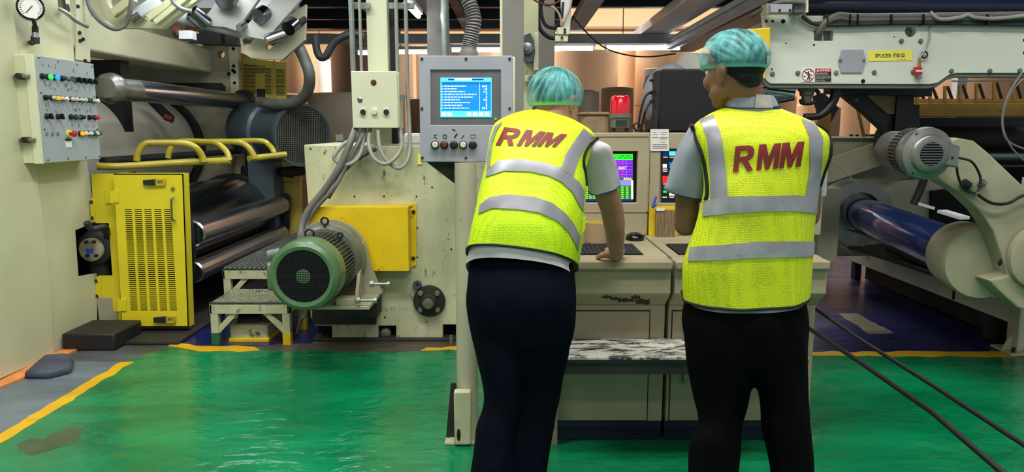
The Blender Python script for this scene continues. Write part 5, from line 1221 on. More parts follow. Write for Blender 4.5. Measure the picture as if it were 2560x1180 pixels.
# underside machinery
um = thing('under_beam_unit', 'dark sensor unit and rods below the splicer beam', 'machine part', P(2020, 240, YS+.15))
MB().box(P(1925, 214, YS+.1), P(2230, 222, YS+.3)).build('rail', 'dark', um)
MB().cyl(P(1915, 226, YS+.1), P(1986, 236, YS+.1), .018, n=14).cyl(P(1915, 238, YS+.1), P(1980, 240, YS+.12), .012, n=12).build('chrome_rods', 'chrome', um)
MB().lathe(P(2018, 214, YS+.12), (0, 0, -1), [(0, .055), (.03, .055), (.035, .045), (.06, .04), (.065, .03), (.10, .03)], 28).build('sensor_body', 'motor_grey', um)
MB().tube([P(2003, 248, YS+.1), P(2006, 258, YS+.1), P(2030, 258, YS+.1), P(2045, 250, YS+.1), P(2046, 232, YS+.1), P(2035, 222, YS+.1)], .012).build('bracket_ring', 'black', um)
hose('black_cable', [(1915, 240, YS), (1930, 255, YS), (1955, 252, YS), (1985, 246, YS)], .012, 'black', 'black cable stub below the splicer beam at the man\'s collar', 'cable')
hose('black_cable', [(2090, 218, YS+.1), (2086, 245, YS+.1), (2070, 272, YS+.1), (2045, 290, YS+.1), (2010, 292, YS+.1)], .032, 'black', 'thick black cable bundle curving down below the splicer beam', 'cable', rf=lambda t, i: .032-.012*t)
# black gusset frame
bg = thing('gusset_truss', 'black triangular gusset frame under the splicer beam', 'frame', P(2210, 345, YS+.35))
MB().fp([(2096, 228), (2130, 228), (2240, 262), (2300, 262), (2300, 345), (2212, 345), (2205, 320), (2150, 272)], YS+.35, .06).build('gusset', 'dark', bg, smooth=False, bev=.005)
MB().fp([(2092, 212), (2330, 214), (2330, 240), (2092, 232)], YS+.2, .2).build('top_flange', 'black', bg)
MB().fp([(2160, 232), (2250, 232), (2245, 285), (2220, 285)], YS+.33, .02).build('brown_panel', 'cardboard', bg)
MB().fp([(2245, 225), (2285, 225), (2285, 345), (2235, 345)], YS+.31, .04).build('black_post', 'black', bg)
MB().lathe(P(2141, 250, YS+.35), (0, -1, 0), [(0, .012), (.006, .01)], 10).build('bolt', 'ochre', bg)
# diagonal guy lines and brown strut
hose('guy_wire', [(2098, 238, 5.2), (2150, 280, 5.2), (2206, 332, 5.2)], .005, 'black', 'thin black wire slanting under the splicer beam', 'wire', sub=1)
tag(MB().cyl(P(2142, 262, 5.6), P(2160, 342, 5.6), .012, n=10).build('strut', 'ochre'), 'thin ochre strut behind the black gusset', 'strut')
tag(MB().fp([(2035, 240), (2060, 232), (2098, 270), (2090, 282), (2075, 310), (2052, 300)], 6.6, .05).build('blue_plate', 'navy'), 'dark blue slanted plate behind the thick cable bundle', 'plate')
tag(MB().fp([(2052, 292), (2078, 282), (2075, 345), (2040, 345)], 6.5, .05).build('ochre_plate', 'ochre'), 'ochre plate beside the standing man\'s shoulder', 'plate')
# ochre bar guard
ob = thing('guard_bar', 'ochre guard bar with upright fins under the splicer beam', 'guard', P(2420, 292, 5.5))
MB().box(P(2281, 257, 5.5), (P(2700, 257, 5.5).x, 5.62, P(2281, 292, 5.5).z)).build('bar', 'ochre', ob, bev=.008)
for i, x in enumerate((2294, 2327, 2364, 2402, 2443, 2487, 2535)):
    y0 = 222-i*3.5; y1 = 257-i*.8
    MB().fp([(x-2.5, y0), (x+2.5, y0), (x+3, y1), (x-3, y1)], 5.48, .02).build('fin', 'ochre', ob)
    MB().beam(P(x+5, y0+2, 5.6), P(x+17, y1-6, 6.1), .02, .012).build('fin_brace', 'grime', ob)
MB().box(P(2281, 247, 5.64), (P(2700, 257, 5.5).x, 6.2, P(2281, 256, 5.64).z)).build('shelf', 'ochre', ob)
MB().box((P(2281, 257, 5.5).x+1.6, 5.52, 0), (P(2281, 257, 5.5).x+1.66, 5.6, 1.5)).build('post', 'ochre', ob)
tag(MB().cyl(P(2380, 203, 5.9), (P(2640, 198, 5.9).x, 5.9, P(2380, 200, 5.9).z), .006, n=8).build('thin_rod', 'galv'), 'thin rod across the brown roll above the ochre guard bar', 'rod')
# dark beam and horizontal rolls below
rs = thing('roll_stand', 'heavy cream roll stand with swing arm and blue roller at right', 'machine', P(2400, 800, 4.4))
MB().box((P(2240, 320, 6.3).x, 6.3, P(2300, 326, 6.3).z), (5.6, 6.45, P(2300, 293, 6.3).z)).build('dark_beam', 'dark', rs)
a = P(2230, 345, 6.2); MB().cyl((a.x-.1, 6.2, a.z-.02), (5.5, 6.2, a.z-.02), .11, n=36).build('steel_roll', 'grime', rs)
a = P(2400, 390, 5.9); MB().cyl((a.x-.5, 5.9, a.z), (5.5, 5.9, a.z), .075, n=36).build('steel_roll', 'chrome_dark', rs)
MB().box(P(2268, 320, 6.0), P(2305, 326, 5.95)).build('tab', 'white', rs)
# back side frame
MB().fp([(2040, 344), (2560, 344), (2640, 350), (2640, 640), (2060, 640), (2040, 600)], 6.55, .08).build('back_frame', 'stand_paint', rs, smooth=False)
MB().fp([(2040, 341), (2232, 341), (2232, 345), (2040, 345)], 6.5, .14).build('frame_cap', 'cream_light', rs)
for x in (2128, 2143, 2166, 2178, 2185): MB().cyl(P(x, 341, 6.56), P(x, 336, 6.56), .016, n=6).build('bolt', 'dark', rs)
MB().fp([(2295, 418), (2640, 418), (2640, 560), (2280, 560)], 6.48, .03).build('dark_opening', 'void', rs, smooth=False)
MB().beam(P(2060, 430, 6.5), P(2240, 370, 6.45), .05, .20).build('diagonal_rib', 'stand_paint', rs)
MB().fp([(2170, 500), (2250, 452), (2360, 440), (2430, 500), (2450, 560), (2170, 560)], 6.0, .1).build('rear_arm', 'stand_paint', rs, smooth=False, bev=.01)
MB().fp([(2330, 478), (2390, 470), (2430, 520), (2440, 560), (2330, 560)], 5.95, .04).build('rear_opening', 'void', rs)
tag(MB().tube([P(2310, 448, 5.2), P(2298, 480, 5.2), P(2284, 510, 5.2)], .028, n=12).build('drop_hose', 'black'), 'black hose dropping behind the steel motor', 'hose')
# blue roller and hubs
R0 = P(2150, 532, 5.75); R1 = P(2400, 634, 4.12); ax = (R1-R0).normalized(); L_ = (R1-R0).length
MB().lathe(R0-ax*.1, ax, [(0, .10), (.1, .118), (.2, .128), (L_+.1, .130), (L_+.12, .12)], 56).build('blue_roller', 'blue_roll', rs)
MB().lathe(R0-ax*.50, ax, [(0, .10), (.06, .20), (.25, .245), (.46, .255), (.50, .25), (.5, .16), (.40, .15)], 56).build('hub', 'cast', rs)
MB().fp([(2040, 470), (2075, 520), (2110, 562), (2170, 620), (2140, 640), (2090, 600), (2050, 560)], 6.1, .1).build('arm_left', 'stand_paint', rs, smooth=False, bev=.02)
MB().lathe(R1-ax*.02, ax, [(0, .125), (.0, .165), (.02, .185), (.26, .20), (.28, .19), (.29, .1)], 56).build('hub', 'stand_paint', rs)
# near swing arm
arm = [(2375, 352), (2392, 344), (2436, 352), (2470, 380), (2556, 462), (2640, 540), (2640, 800), (2545, 770), (2500, 730), (2470, 700)]
inner = [(2520, 690), (2505, 640), (2484, 580), (2452, 530), (2405, 485), (2352, 452), (2340, 440), (2342, 420)]
MB().fp(arm+inner, 3.74, .12).build('swing_arm', 'stand_paint', rs, smooth=False, bev=.01)
MB().lathe(P(2600, 640, 3.73), (0, -1, 0), [(0, .17), (.03, .17), (.04, .15)], 48).build('pivot_boss', 'stand_paint', rs)
MB().sph(P(2500, 655, 3.735), (.012, .006, .02), 12).build('hole', 'black', rs)
MB().fp([(2440, 470), (2450, 470), (2474, 500), (2465, 508)], 4.02, .02).build('slot_strip', 'stand_paint', rs) if False else None
for a, b_, m in (((2180, 552), (2250, 575), 'white'), ((2260, 588), (2380, 628), 'bluegrey')): pass
for q in (((2290, 508, 5.2), (2330, 520, 5.2)), ((2355, 528, 4.9), (2412, 545, 4.7))): MB().beam(P(*q[0]), P(*q[1]), .07, .02).build('web_guide', 'girder_light', rs)
for q in (((2158, 575, 5.6), (2238, 605, 5.0)), ((2286, 612, 4.9), (2390, 648, 4.3))): MB().beam(P(*q[0])+V((0, 0, -.02)), P(*q[1])+V((0, 0, -.02)), .09, .015).build('web_guide', 'bluegrey', rs)
MB().cyl(P(2240, 590, 5.0), P(2232, 622, 5.0), .012, n=8).cyl(P(2225, 620, 5.6), P(2400, 690, 4.5), .035, n=14).build('lower_bar', 'grime', rs)
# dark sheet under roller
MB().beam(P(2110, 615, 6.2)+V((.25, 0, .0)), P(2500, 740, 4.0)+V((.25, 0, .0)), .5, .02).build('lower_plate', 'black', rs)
# motor on the arm
mt = thing('spindle_motor', 'silver round motor with slotted grille on the swing arm', 'motor', P(2300, 440, 4.0))
FA = P(2320, 384, 3.60); BA = P(2222, 372, 3.96); ax = (FA-BA).normalized(); L_ = (FA-BA).length
MB().lathe(BA, ax, [(0, .05), (.005, .080), (.03, .092), (.035, .095), (L_*.55, .097), (L_*.56, .112), (L_*.80, .115), (L_*.81, .105), (L_, .10)], 56).build('body', 'cast', mt)
MB().lathe(BA+ax*(L_*.56), ax, [(0, .108), (.0, .114), (.07, .116), (.07, .10)], 56).build('vent_ring', 'dark', mt)
mb = MB(); u_ = V((0, 0, 1)).cross(ax).normalized(); w_ = ax.cross(u_)
for i in range(40):
    a = 2*math.pi*i/40; d_ = u_*math.cos(a)+w_*math.sin(a)
    mb.beam(BA+ax*(L_*.56+.005)+d_*.1165, BA+ax*(L_*.56+.03)+d_*.1165, .006, .004, d_); mb.beam(BA+ax*(L_*.56+.04)+d_*.1165, BA+ax*(L_*.56+.065)+d_*.1165, .006, .004, d_)
mb.build('vent_slots', 'cast', mt)['kind'] = 'stuff'
MB().lathe(FA-ax*.05, ax, [(0, .10), (.02, .128), (.05, .124), (.06, .095), (.075, .09), (.08, .084), (.081, .055)], 56).build('front_cover', 'cast', mt)
MB().cyl(FA+ax*.026, FA+ax*.0325, .056, n=32).build('grille_opening', 'void', mt)
for i in range(-4, 5):
    t_ = i*.0125; h_ = math.sqrt(.055**2-t_*t_); MB().beam(FA+ax*.034+w_*t_-u_*h_, FA+ax*.034+w_*t_+u_*h_, .004, .004, ax).build('grille_bar', 'cast', mt)
for a in (2.2, 4.1, 5.8): MB().cyl(FA+(u_*math.cos(a)+w_*math.sin(a))*.109-ax*.001, FA+(u_*math.cos(a)+w_*math.sin(a))*.109+ax*.004, .010, n=14).build('bolt_hole', 'void', mt)
MB().fp([(2355, 350), (2402, 366), (2396, 420), (2352, 412)], 3.58, .05).build('mounting_ear', 'cast', mt, smooth=False, bev=.008)
MB().cyl(P(2380, 395, 3.578), P(2380, 395, 3.585), .008, n=12).build('bolt_hole', 'void', mt)
hose('motor_cable', [(2398, 395, 3.62), (2430, 405, 3.67), (2450, 440, 3.70), (2448, 470, 3.70), (2430, 482, 3.70), (2408, 470, 3.70), (2395, 440, 3.67), (2392, 418, 3.62)], .006, 'black', 'black cable looping from the silver motor to its connector', 'cable')
hose('motor_cable', [(2446, 488, 3.70), (2480, 508, 3.70), (2520, 508, 3.70), (2560, 488, 3.70), (2620, 480, 3.70)], .008, 'black', 'thick black cable drooping right across the swing arm', 'cable')
cn = thing('cable_connector', 'grey metal plug connector on the swing arm', 'connector', P(2425, 470, 3.70))
MB().cyl(P(2408, 456, 3.71), P(2422, 466, 3.71), .022, n=16).build('socket', 'black', cn); MB().cyl(P(2420, 466, 3.71), P(2442, 484, 3.71), .016, n=16).build('plug', 'motor_grey', cn)
MB().cyl(P(2452, 455, 3.72), P(2460, 462, 3.72), .02, n=14).build('eyelet', 'steel', cn)
hose('hanging_wire', [(2556, 180, 3.4), (2520, 240, 3.4), (2506, 300, 3.4), (2518, 350, 3.4), (2560, 372, 3.4), (2600, 380, 3.4)], .005, 'hose', 'thin grey wire hanging at the right picture edge, left one', 'wire')
hose('hanging_wire', [(2585, 180, 3.4), (2540, 215, 3.4), (2512, 270, 3.4), (2508, 320, 3.4), (2530, 370, 3.4), (2570, 410, 3.4)], .004, 'hose', 'thin dark wire at the right edge crossing the first one', 'wire')
hose('guy_wire', [(2040, 368, 3.2), (2145, 460, 5.4)], .003, 'cream_light', 'thin pale line from the man\'s shoulder down to the left hub', 'wire', sub=1)
# base beam
BX = G(2532, 900)
b0 = P(2534, 785, 4.62); b1 = P(2095, 618, 6.5)
xb_ = (P(2534, 785, 4.62).x)
bb = thing('base_beam', 'long cream base beam of the roll stand resting off the blue floor', 'beam', (xb_+.05, 5.6, 0))
zt_ = P(2534, 762, 4.62).z; zb_ = P(2534, 810, 4.62).z
MB().box((xb_, 4.66, zb_), (xb_+.12, 7.0, zt_)).build('beam', 'cream_light', bb, bev=.004)
for y in (4.9, 6.9): MB().box((xb_+.04, y, 0.001), (xb_+.10, y+.08, zb_)).build('foot', 'grime', bb)
MB().box((xb_-.003, 5.25, zb_+.01), (xb_, 5.28, zt_-.0)).build('weld_strip', 'grime', bb)
MB().box((xb_+.02, 5.35, zt_), (xb_+.10, 6.6, zt_+.05)).build('tray', 'stand_paint', bb, bev=.004)
for i in range(5):
    z = zt_+.065+(i % 2)*.02; tag(MB().tube([(xb_+.03+i*.02, 6.8, z), (xb_+.04+i*.02, 5.9, z+.01), (xb_+.02+i*.03, 5.2, z-.01), (xb_+.10+i*.02, 4.8, z+.0)], .009, n=8).build('black_hose', 'rubber'), 'black hoses lying along the tray of the base beam', 'hose', 'hoses on the base beam')
tag(MB().tube([(xb_+.08, 5.15, zt_+.03), (xb_+.10, 4.95, zt_+.05), P(2500, 705, 4.75), P(2520, 730, 4.72)], .014).build('drain_hose', 'black'), 'black hose bending down at the near end of the base beam', 'hose')
tag(MB().box((xb_+.14, 4.75, .01), (xb_+1.4, 6.9, zt_-.05)).build('machine_bed', 'grime'), 'dark machine bed behind the long base beam', 'base')
# right post
rp = thing('support_post', 'cream post with triangular gusset foot at the right picture edge', 'post', G(2560, 900))
c = G(2562, 886)
MB().box((c.x-.055, c.y, .02), (c.x+.06, c.y+.11, 1.12)).build('shaft', 'cream', rp, bev=.005)
MB().box((c.x-.12, c.y-.05, .004), (c.x+.2, c.y+.16, .02)).build('base_plate', 'cream', rp, bev=.003)
MB().plate([(c.x-.056, c.y+.05, .02), (c.x-.115, c.y+.05, .02), (c.x-.056, c.y+.05, .13)], (0, .01, 0)).build('gusset', 'cream', rp)
for dx in (-.09, .0): MB().cyl((c.x+dx, c.y-.02, .02), (c.x+dx, c.y-.02, .05), .012, n=6).build('anchor_bolt', 'grime', rp)
# rear foot behind desk end
tag(MB().box(P(2052, 470, 5.6), P(2078, 652, 5.7)).build('stand_leg', 'stand_paint', bev=.004), 'cream leg of the rear frame right of the standing man', 'leg')
# black rope lines
hose('black_rope', [(1990, 738, 3.35), (2150, 848, 3.0), (2330, 962, 2.6), (2560, 1112, 2.1), (2700, 1203, 1.9)], .0085, 'black', 'upper of two black ropes stretched over the floor at right', 'rope', sub=1)
hose('black_rope', [(1980, 793, 3.3), (2150, 905, 2.75), (2330, 1030, 2.3), (2505, 1180, 1.9), (2640, 1290, 1.75)], .0095, 'black', 'lower of two black ropes stretched over the floor at right', 'rope', sub=1)
# ================================================================ PEOPLE
mat('skin', (170, 118, 92), .5, var=.06, vs=10, bump=.05, bs=60)
mat('skin_tan', (132, 90, 68), .5, var=.06, vs=10, bump=.05, bs=60)
mat('hair', (16, 15, 18), .45, var=.4, vs=60, bump=.3, bs=200)
mat('shirt', (204, 198, 202), .8, var=.05, vs=4, bump=.06, bs=30)
mat('shirt_grey', (146, 150, 162), .8, var=.05, vs=4, bump=.06, bs=30)
mat('trim_blue', (30, 48, 96), .7)
mat('binding', (8, 8, 8), .7)
mat('trousers_navy', (6, 10, 24), .85, var=.2, vs=3)
mat('trousers_black', (5, 5, 6), .85, var=.2, vs=3)
mat('reflective', (150, 150, 158), .35, .25, var=.08, vs=9, dirt=.12, dcol=(110, 108, 112), ds=14)
mat('reflective_old', (158, 160, 164), .35, .25, var=.14, vs=14, dirt=.3, dcol=(112, 112, 116), ds=18)
mat('print_red', (122, 26, 28), .6, var=.05)
mat('collar_patch', (178, 172, 164), .8, var=.15, vs=40)
mat('shoe', (12, 12, 14), .4)
def vest_mat(name, col, sc=150):
    m = mat(name, col, .6, var=.05, vs=2); nt = m.node_tree; N = nt.nodes; L = nt.links; b = N['Principled BSDF']
    tc = N.new('ShaderNodeTexCoord'); v = N.new('ShaderNodeTexVoronoi'); v.inputs['Scale'].default_value = sc
    mp = N.new('ShaderNodeMapping'); mp.inputs['Scale'].default_value = (1, .6, 1.25); L.new(tc.outputs['Object'], mp.inputs[0]); L.new(mp.outputs[0], v.inputs['Vector'])
    v.inputs['Randomness'].default_value = .35
    r = N.new('ShaderNodeValToRGB'); r.color_ramp.elements[0].position = .18; r.color_ramp.elements[1].position = .42
    L.new(v.outputs['Distance'], r.inputs[0])
    src = b.inputs['Base Color'].links[0].from_socket
    mx = N.new('ShaderNodeMix'); mx.data_type = 'RGBA'; L.new(r.outputs[0], mx.inputs['Factor']); L.new(src, mx.inputs['B']); mx.inputs['A'].default_value = rgb(*[c*.78 for c in col]); L.new(mx.outputs['Result'], b.inputs['Base Color'])
    bp = N.new('ShaderNodeBump'); bp.inputs['Strength'].default_value = .4; bp.inputs['Distance'].default_value = .002; L.new(v.outputs['Distance'], bp.inputs['Height']); L.new(bp.outputs[0], b.inputs['Normal'])
    return m
vest_mat('vest_lime', (206, 244, 10)); vest_mat('vest_yellow', (208, 222, 16))
m = mat('vest_plain', (212, 246, 16), .6, var=.04)
def net_mat(name):
    m = bpy.data.materials.new(name); m.use_nodes = True; nt = m.node_tree; N = nt.nodes; L = nt.links; b = N['Principled BSDF']; o = N['Material Output']
    b.inputs['Base Color'].default_value = rgb(110, 196, 196); b.inputs['Roughness'].default_value = .6
    tr = N.new('ShaderNodeBsdfTransparent'); mx = N.new('ShaderNodeMixShader'); tc = N.new('ShaderNodeTexCoord'); mp = N.new('ShaderNodeMapping'); mp.inputs['Scale'].default_value = (6, 6, 1.6)
    n = N.new('ShaderNodeTexNoise'); n.inputs['Scale'].default_value = 6; n.inputs['Detail'].default_value = 4; n.inputs['Distortion'].default_value = 1.5
    L.new(tc.outputs['Object'], mp.inputs[0]); L.new(mp.outputs[0], n.inputs['Vector'])
    at = N.new('ShaderNodeAttribute'); at.attribute_name = 'fold'
    ma = N.new('ShaderNodeMath'); ma.operation = 'ADD'; L.new(n.outputs['Fac'], ma.inputs[0]); L.new(at.outputs['Fac'], ma.inputs[1])
    r = N.new('ShaderNodeMapRange'); r.inputs['From Min'].default_value = .25; r.inputs['From Max'].default_value = 1.0; r.inputs['To Min'].default_value = .16; r.inputs['To Max'].default_value = .92
    L.new(ma.outputs[0], r.inputs['Value']); L.new(r.outputs[0], mx.inputs['Fac']); L.new(tr.outputs[0], mx.inputs[1]); L.new(b.outputs[0], mx.inputs[2]); L.new(mx.outputs[0], o.inputs['Surface'])
    MATS[name] = m
net_mat('hairnet')
spec('trousers_navy', .08); spec('trousers_black', .08); spec('hair', .3)
def remesh(mb, vox, smooth=4):
    bmesh.ops.recalc_face_normals(mb.bm, faces=mb.bm.faces)
    me = bpy.data.meshes.new('r'); mb.bm.to_mesh(me); mb.bm.free(); o = bpy.data.objects.new('r', me); C.objects.link(o)
    md = o.modifiers.new('r', 'REMESH'); md.mode = 'VOXEL'; md.voxel_size = vox; md.use_smooth_shade = True
    if smooth: ms = o.modifiers.new('s', 'SMOOTH'); ms.factor = .5; ms.iterations = smooth
    dg = bpy.context.evaluated_depsgraph_get(); out = bpy.data.meshes.new_from_object(o.evaluated_get(dg)); bpy.data.objects.remove(o)
    for p in out.polygons: p.use_smooth = True
    return out
def cap(mb, p0, p1, r0, r1, n=16):
    p0 = V(p0); p1 = V(p1); mb.sph(p0, r0, n); mb.sph(p1, r1, n)
    if (p1-p0).length > 1e-4: mb.cyl(p0, p1, r0, r1, n)
def chain(mb, pts):
    for (a, ra), (b, rb_) in zip(pts, pts[1:]): cap(mb, a, b, ra, rb_)
def hand(mb, Wp, D, Nn, side, curl=.5, s=1.):
    D = V(D).normalized(); Nn = V(Nn); Nn = (Nn-D*Nn.dot(D)).normalized(); T = D.cross(Nn)*side     # T points to the thumb side
    for k, (off, ln) in enumerate(((.030, (.040, .026, .020)), (.010, (.044, .029, .022)), (-.010, (.041, .027, .021)), (-.029, (.032, .021, .018)))):
        K = Wp+D*(.088-.004*abs(k-1))*s+T*off*s+Nn*.006
        cap(mb, Wp+T*off*.45*s, K, .0145*s, .0115*s, 12)
        if k < 3: cap(mb, Wp+D*.03*s+T*(off-.008)*.7*s, K-T*.008*s-D*.012*s, .015*s, .011*s, 12)
        p = K; a = curl*.5
        for j, l in enumerate(ln):
            d = D*math.cos(a)-Nn*math.sin(a); q = p+d*l*s*1.05; cap(mb, p, q, (.0100-.0007*j)*s, (.0093-.0008*j)*s, 12); p = q; a += curl*(.8 if j == 0 else .7)
    b0 = Wp+D*.015*s+T*.020*s; t1 = b0+(D*.55+T*.75-Nn*.25).normalized()*.042*s; t2 = t1+(D*.85+T*.35-Nn*.3).normalized()*.032*s; t3 = t2+(D*.95+T*.05-Nn*.35).normalized()*.025*s
    cap(mb, b0, t1, .015*s, .0125*s, 12); cap(mb, t1, t2, .0115*s, .0105*s, 12); cap(mb, t2, t3, .0105*s, .0085*s, 12)
def head(mb, H, f, up):
    f = V(f).normalized(); u = V(up); u = (u-f*u.dot(f)).normalized(); r = f.cross(u); R = Matrix((r, f, u)).transposed()
    def E(x, y, z, rr, n=20): mb.sph(H+R @ V((x, y, z)), rr, n, R)
    E(0, -.008, .022, (.074, .092, .090)); E(0, .012, -.02, (.066, .078, .085)); E(0, .040, -.072, (.045, .046, .042)); E(0, .070, -.092, (.020, .018, .018), 14)
    for s in (-1, 1):
        E(s*.030, .070, -.030, (.026, .022, .026), 14); E(s*.048, .025, -.065, (.018, .035, .028), 14)
        E(s*.030, .086, .018, (.022, .010, .008), 12); E(s*.078, -.002, -.022, (.009, .018, .030), 16); E(s*.084, -.010, -.012, (.006, .016, .020), 14); E(s*.080, .0, -.045, (.007, .010, .012), 12)
    cap(mb, H+R @ V((0, .088, .006)), H+R @ V((0, .104, -.030)), .008, .012, 12)
    for s in (-1, 1): E(s*.011, .097, -.034, (.009, .010, .008), 10)
    E(0, .087, -.058, (.022, .010, .006), 12); E(0, .085, -.067, (.019, .011, .007), 12)
    return R
def eyes_hair(t, H, R, nape, m='hair'):
    for s in (-1, 1):
        o = MB().sph(H+R @ V((s*.030, .071, .000)), .0115, 16).build('eye', 'white', t); MB().sph(H+R @ V((s*.030, .0785, .000)), .0055, 12).build('iris', 'hair', o)
    mb = MB(); mb.sph(H+R @ V((0, -.010, .022)), (.0765, .093, .094), 40, R); mb.sph(H+R @ V((0, -.034, -.034)), (.056, .050, .044), 32, R)
    no = (R @ V((0, .78, -.62))).normalized()
    bmesh.ops.bisect_plane(mb.bm, geom=mb.bm.verts[:]+mb.bm.edges[:]+mb.bm.faces[:], plane_co=H+R @ V((0, nape[0], nape[1])), plane_no=no, clear_outer=True)
    for v in mb.bm.verts: v.co += (v.co-H).normalized()*noise.noise(v.co*60)*.002
    mb.build('hair', m, t, ang=80)
def net(t, Cn, rad, R, pin, zc, seed=0):
    mb = MB(); mb.sph((0, 0, 0), (1, 1, 1), 128)
    me_pts = []
    bmm = mb.bm; bmesh.ops.bisect_plane(bmm, geom=bmm.verts[:]+bmm.edges[:]+bmm.faces[:], plane_co=(0, 0, zc), plane_no=(0, 0, -1), clear_outer=True)
    lay = bmm.verts.layers.float.new('fold'); pin = V(pin).normalized(); pu = pin.orthogonal().normalized(); pw = pin.cross(pu)
    for v in bmm.verts:
        n = v.co.normalized(); d = n-pin*n.dot(pin); a = math.atan2(d.dot(pw), d.dot(pu)); dist = math.acos(max(-1, min(1, n.dot(pin))))
        w = noise.noise(V((math.cos(a)*4+seed, math.sin(a)*4, dist*1.0)))*1.6+.5*noise.noise(V((math.cos(a)*11, math.sin(a)*11+seed, dist*2)))
        ridge = (1-abs(w)*1.8)*min(1, dist*2)
        band = max(0, 1-(n.z-zc)/.16)
        v[lay] = .30*ridge+.85*band-.08
        k = 1+.018*ridge*min(1, dist)+band*.025*(1+math.sin(a*34))*.5-.05*band
        v.co = n*k
        v.co = V(Cn)+R @ V((v.co.x*rad[0], v.co.y*rad[1], v.co.z*rad[2]))
    o = mb.build('hairnet', 'hairnet', t, ang=85)
    return o
def ring(L, B, Rr, Y, b, n=56, p=.82, bb=None):
    a = P(L[0], L[1], Y); c = P(Rr[0], Rr[1], Y); Cc = (a+c)/2; A = (c-a)/2; Bv = P(B[0], B[1], Y-b)-Cc
    out = []
    for i in range(n):
        th = 2*math.pi*i/n; c_, s_ = math.cos(th), math.sin(th)
        out.append(Cc+A*(math.copysign(abs(c_)**p, c_))+Bv*(math.copysign(abs(s_)**p, s_))*(1 if s_ > 0 else .9))
    return out
def interp(rs, sub=5):
    q = []; m = len(rs)
    for i in range(m-1):
        a, b, c, d = rs[max(i-1, 0)], rs[i], rs[i+1], rs[min(i+2, m-1)]
        for k in range(sub):
            t = k/sub; q.append([.5*((2*B)+(C_-A)*t+(2*A-5*B+4*C_-D)*t*t+(3*B-A-3*C_+D)*t**3) for A, B, C_, D in zip(a, b, c, d)])
    q.append(rs[-1]); return q
def scale_ring(r, s, dz=0):
    c = sum(r, V((0, 0, 0)))/len(r); return [c+(p-c)*s+V((0, 0, dz)) for p in r]
def fold(rs, amp, f, diag=0., seed=0, power=lambda t: 1.):
    out = []; m = len(rs)
    for k, r in enumerate(rs):
        c = sum(r, V((0, 0, 0)))/len(r); t = k/(m-1); row = []
        for i, p in enumerate(r):
            a = 2*math.pi*i/len(r); d = (p-c); d.z *= .3; d.normalize()
            w = noise.noise(V((math.cos(a)*f+seed, math.sin(a)*f, t*1.6+diag*a)))+.5*noise.noise(V((math.cos(a)*f*2+seed, math.sin(a)*f*2, t*5+diag*a)))
            row.append(p+d*w*amp*power(t))
        out.append(row)
    return out
def hit(bvh, x, y, off=.003):
    d = ray(x, y).normalized(); h, nn, i, ds = bvh.ray_cast(CAM, d)
    if h is None: return None
    if nn.dot(d) > 0: nn = -nn
    return h+nn*off
def bandmesh(bvh, A, B, na=40, nb=6, off=.003):
    def samp(pl, t):
        L = [0]
        for a, b in zip(pl, pl[1:]): L.append(L[-1]+math.hypot(b[0]-a[0], b[1]-a[1]))
        s = t*L[-1]
        for i in range(len(pl)-1):
            if s <= L[i+1]+1e-9: f = (s-L[i])/max(1e-9, L[i+1]-L[i]); return (pl[i][0]+(pl[i+1][0]-pl[i][0])*f, pl[i][1]+(pl[i+1][1]-pl[i][1])*f)
        return pl[-1]
    mb = MB(); g = {}
    for i in range(na+1):
        a = samp(A, i/na); b = samp(B, i/na)
        for j in range(nb+1):
            t = j/nb; h = hit(bvh, a[0]+(b[0]-a[0])*t, a[1]+(b[1]-a[1])*t, off)
            if h: g[i, j] = mb.bm.verts.new(h)
    for i in range(na):
        for j in range(nb):
            q = [g.get(k) for k in ((i, j), (i+1, j), (i+1, j+1), (i, j+1))]
            if all(q) and max((q[0].co-q[2].co).length, (q[1].co-q[3].co).length) < .06: mb.bm.faces.new(q)
    return mb
def band(bvh, A, B, t, m, name='reflective_tape', na=40, nb=6, off=.003):
    o = bandmesh(bvh, A, B, na, nb, off).build(name, m, t, ang=85); md = o.modifiers.new('thickness', 'SOLIDIFY'); md.thickness = .0012
    return o
def edging(bvh, pts, t, r=.0045, Y=2.3):
    q = []
    for x, y in pts:
        h = hit(bvh, x, y, .001); q.append(h or P(x, y, Y))
    return MB().tube(q, r, 8, 4).build('black_binding', 'binding', t)
LM = [(0, 0), (0, 1), (.32, 1), (.5, .50), (.68, 1), (1, 1), (1, 0), (.77, 0), (.77, .58), (.585, 0), (.415, 0), (.23, .58), (.23, 0)]
LR = [(0, 0), (0, 1), (.62, 1), (.82, .95), (.93, .84), (.96, .70), (.92, .56), (.82, .46), (.68, .41), (1, 0), (.70, 0), (.42, .38), (.27, .38), (.27, 0)]
LRh = [(.27, .58), (.27, .81), (.54, .81), (.64, .77), (.67, .70), (.63, .62), (.54, .58)]
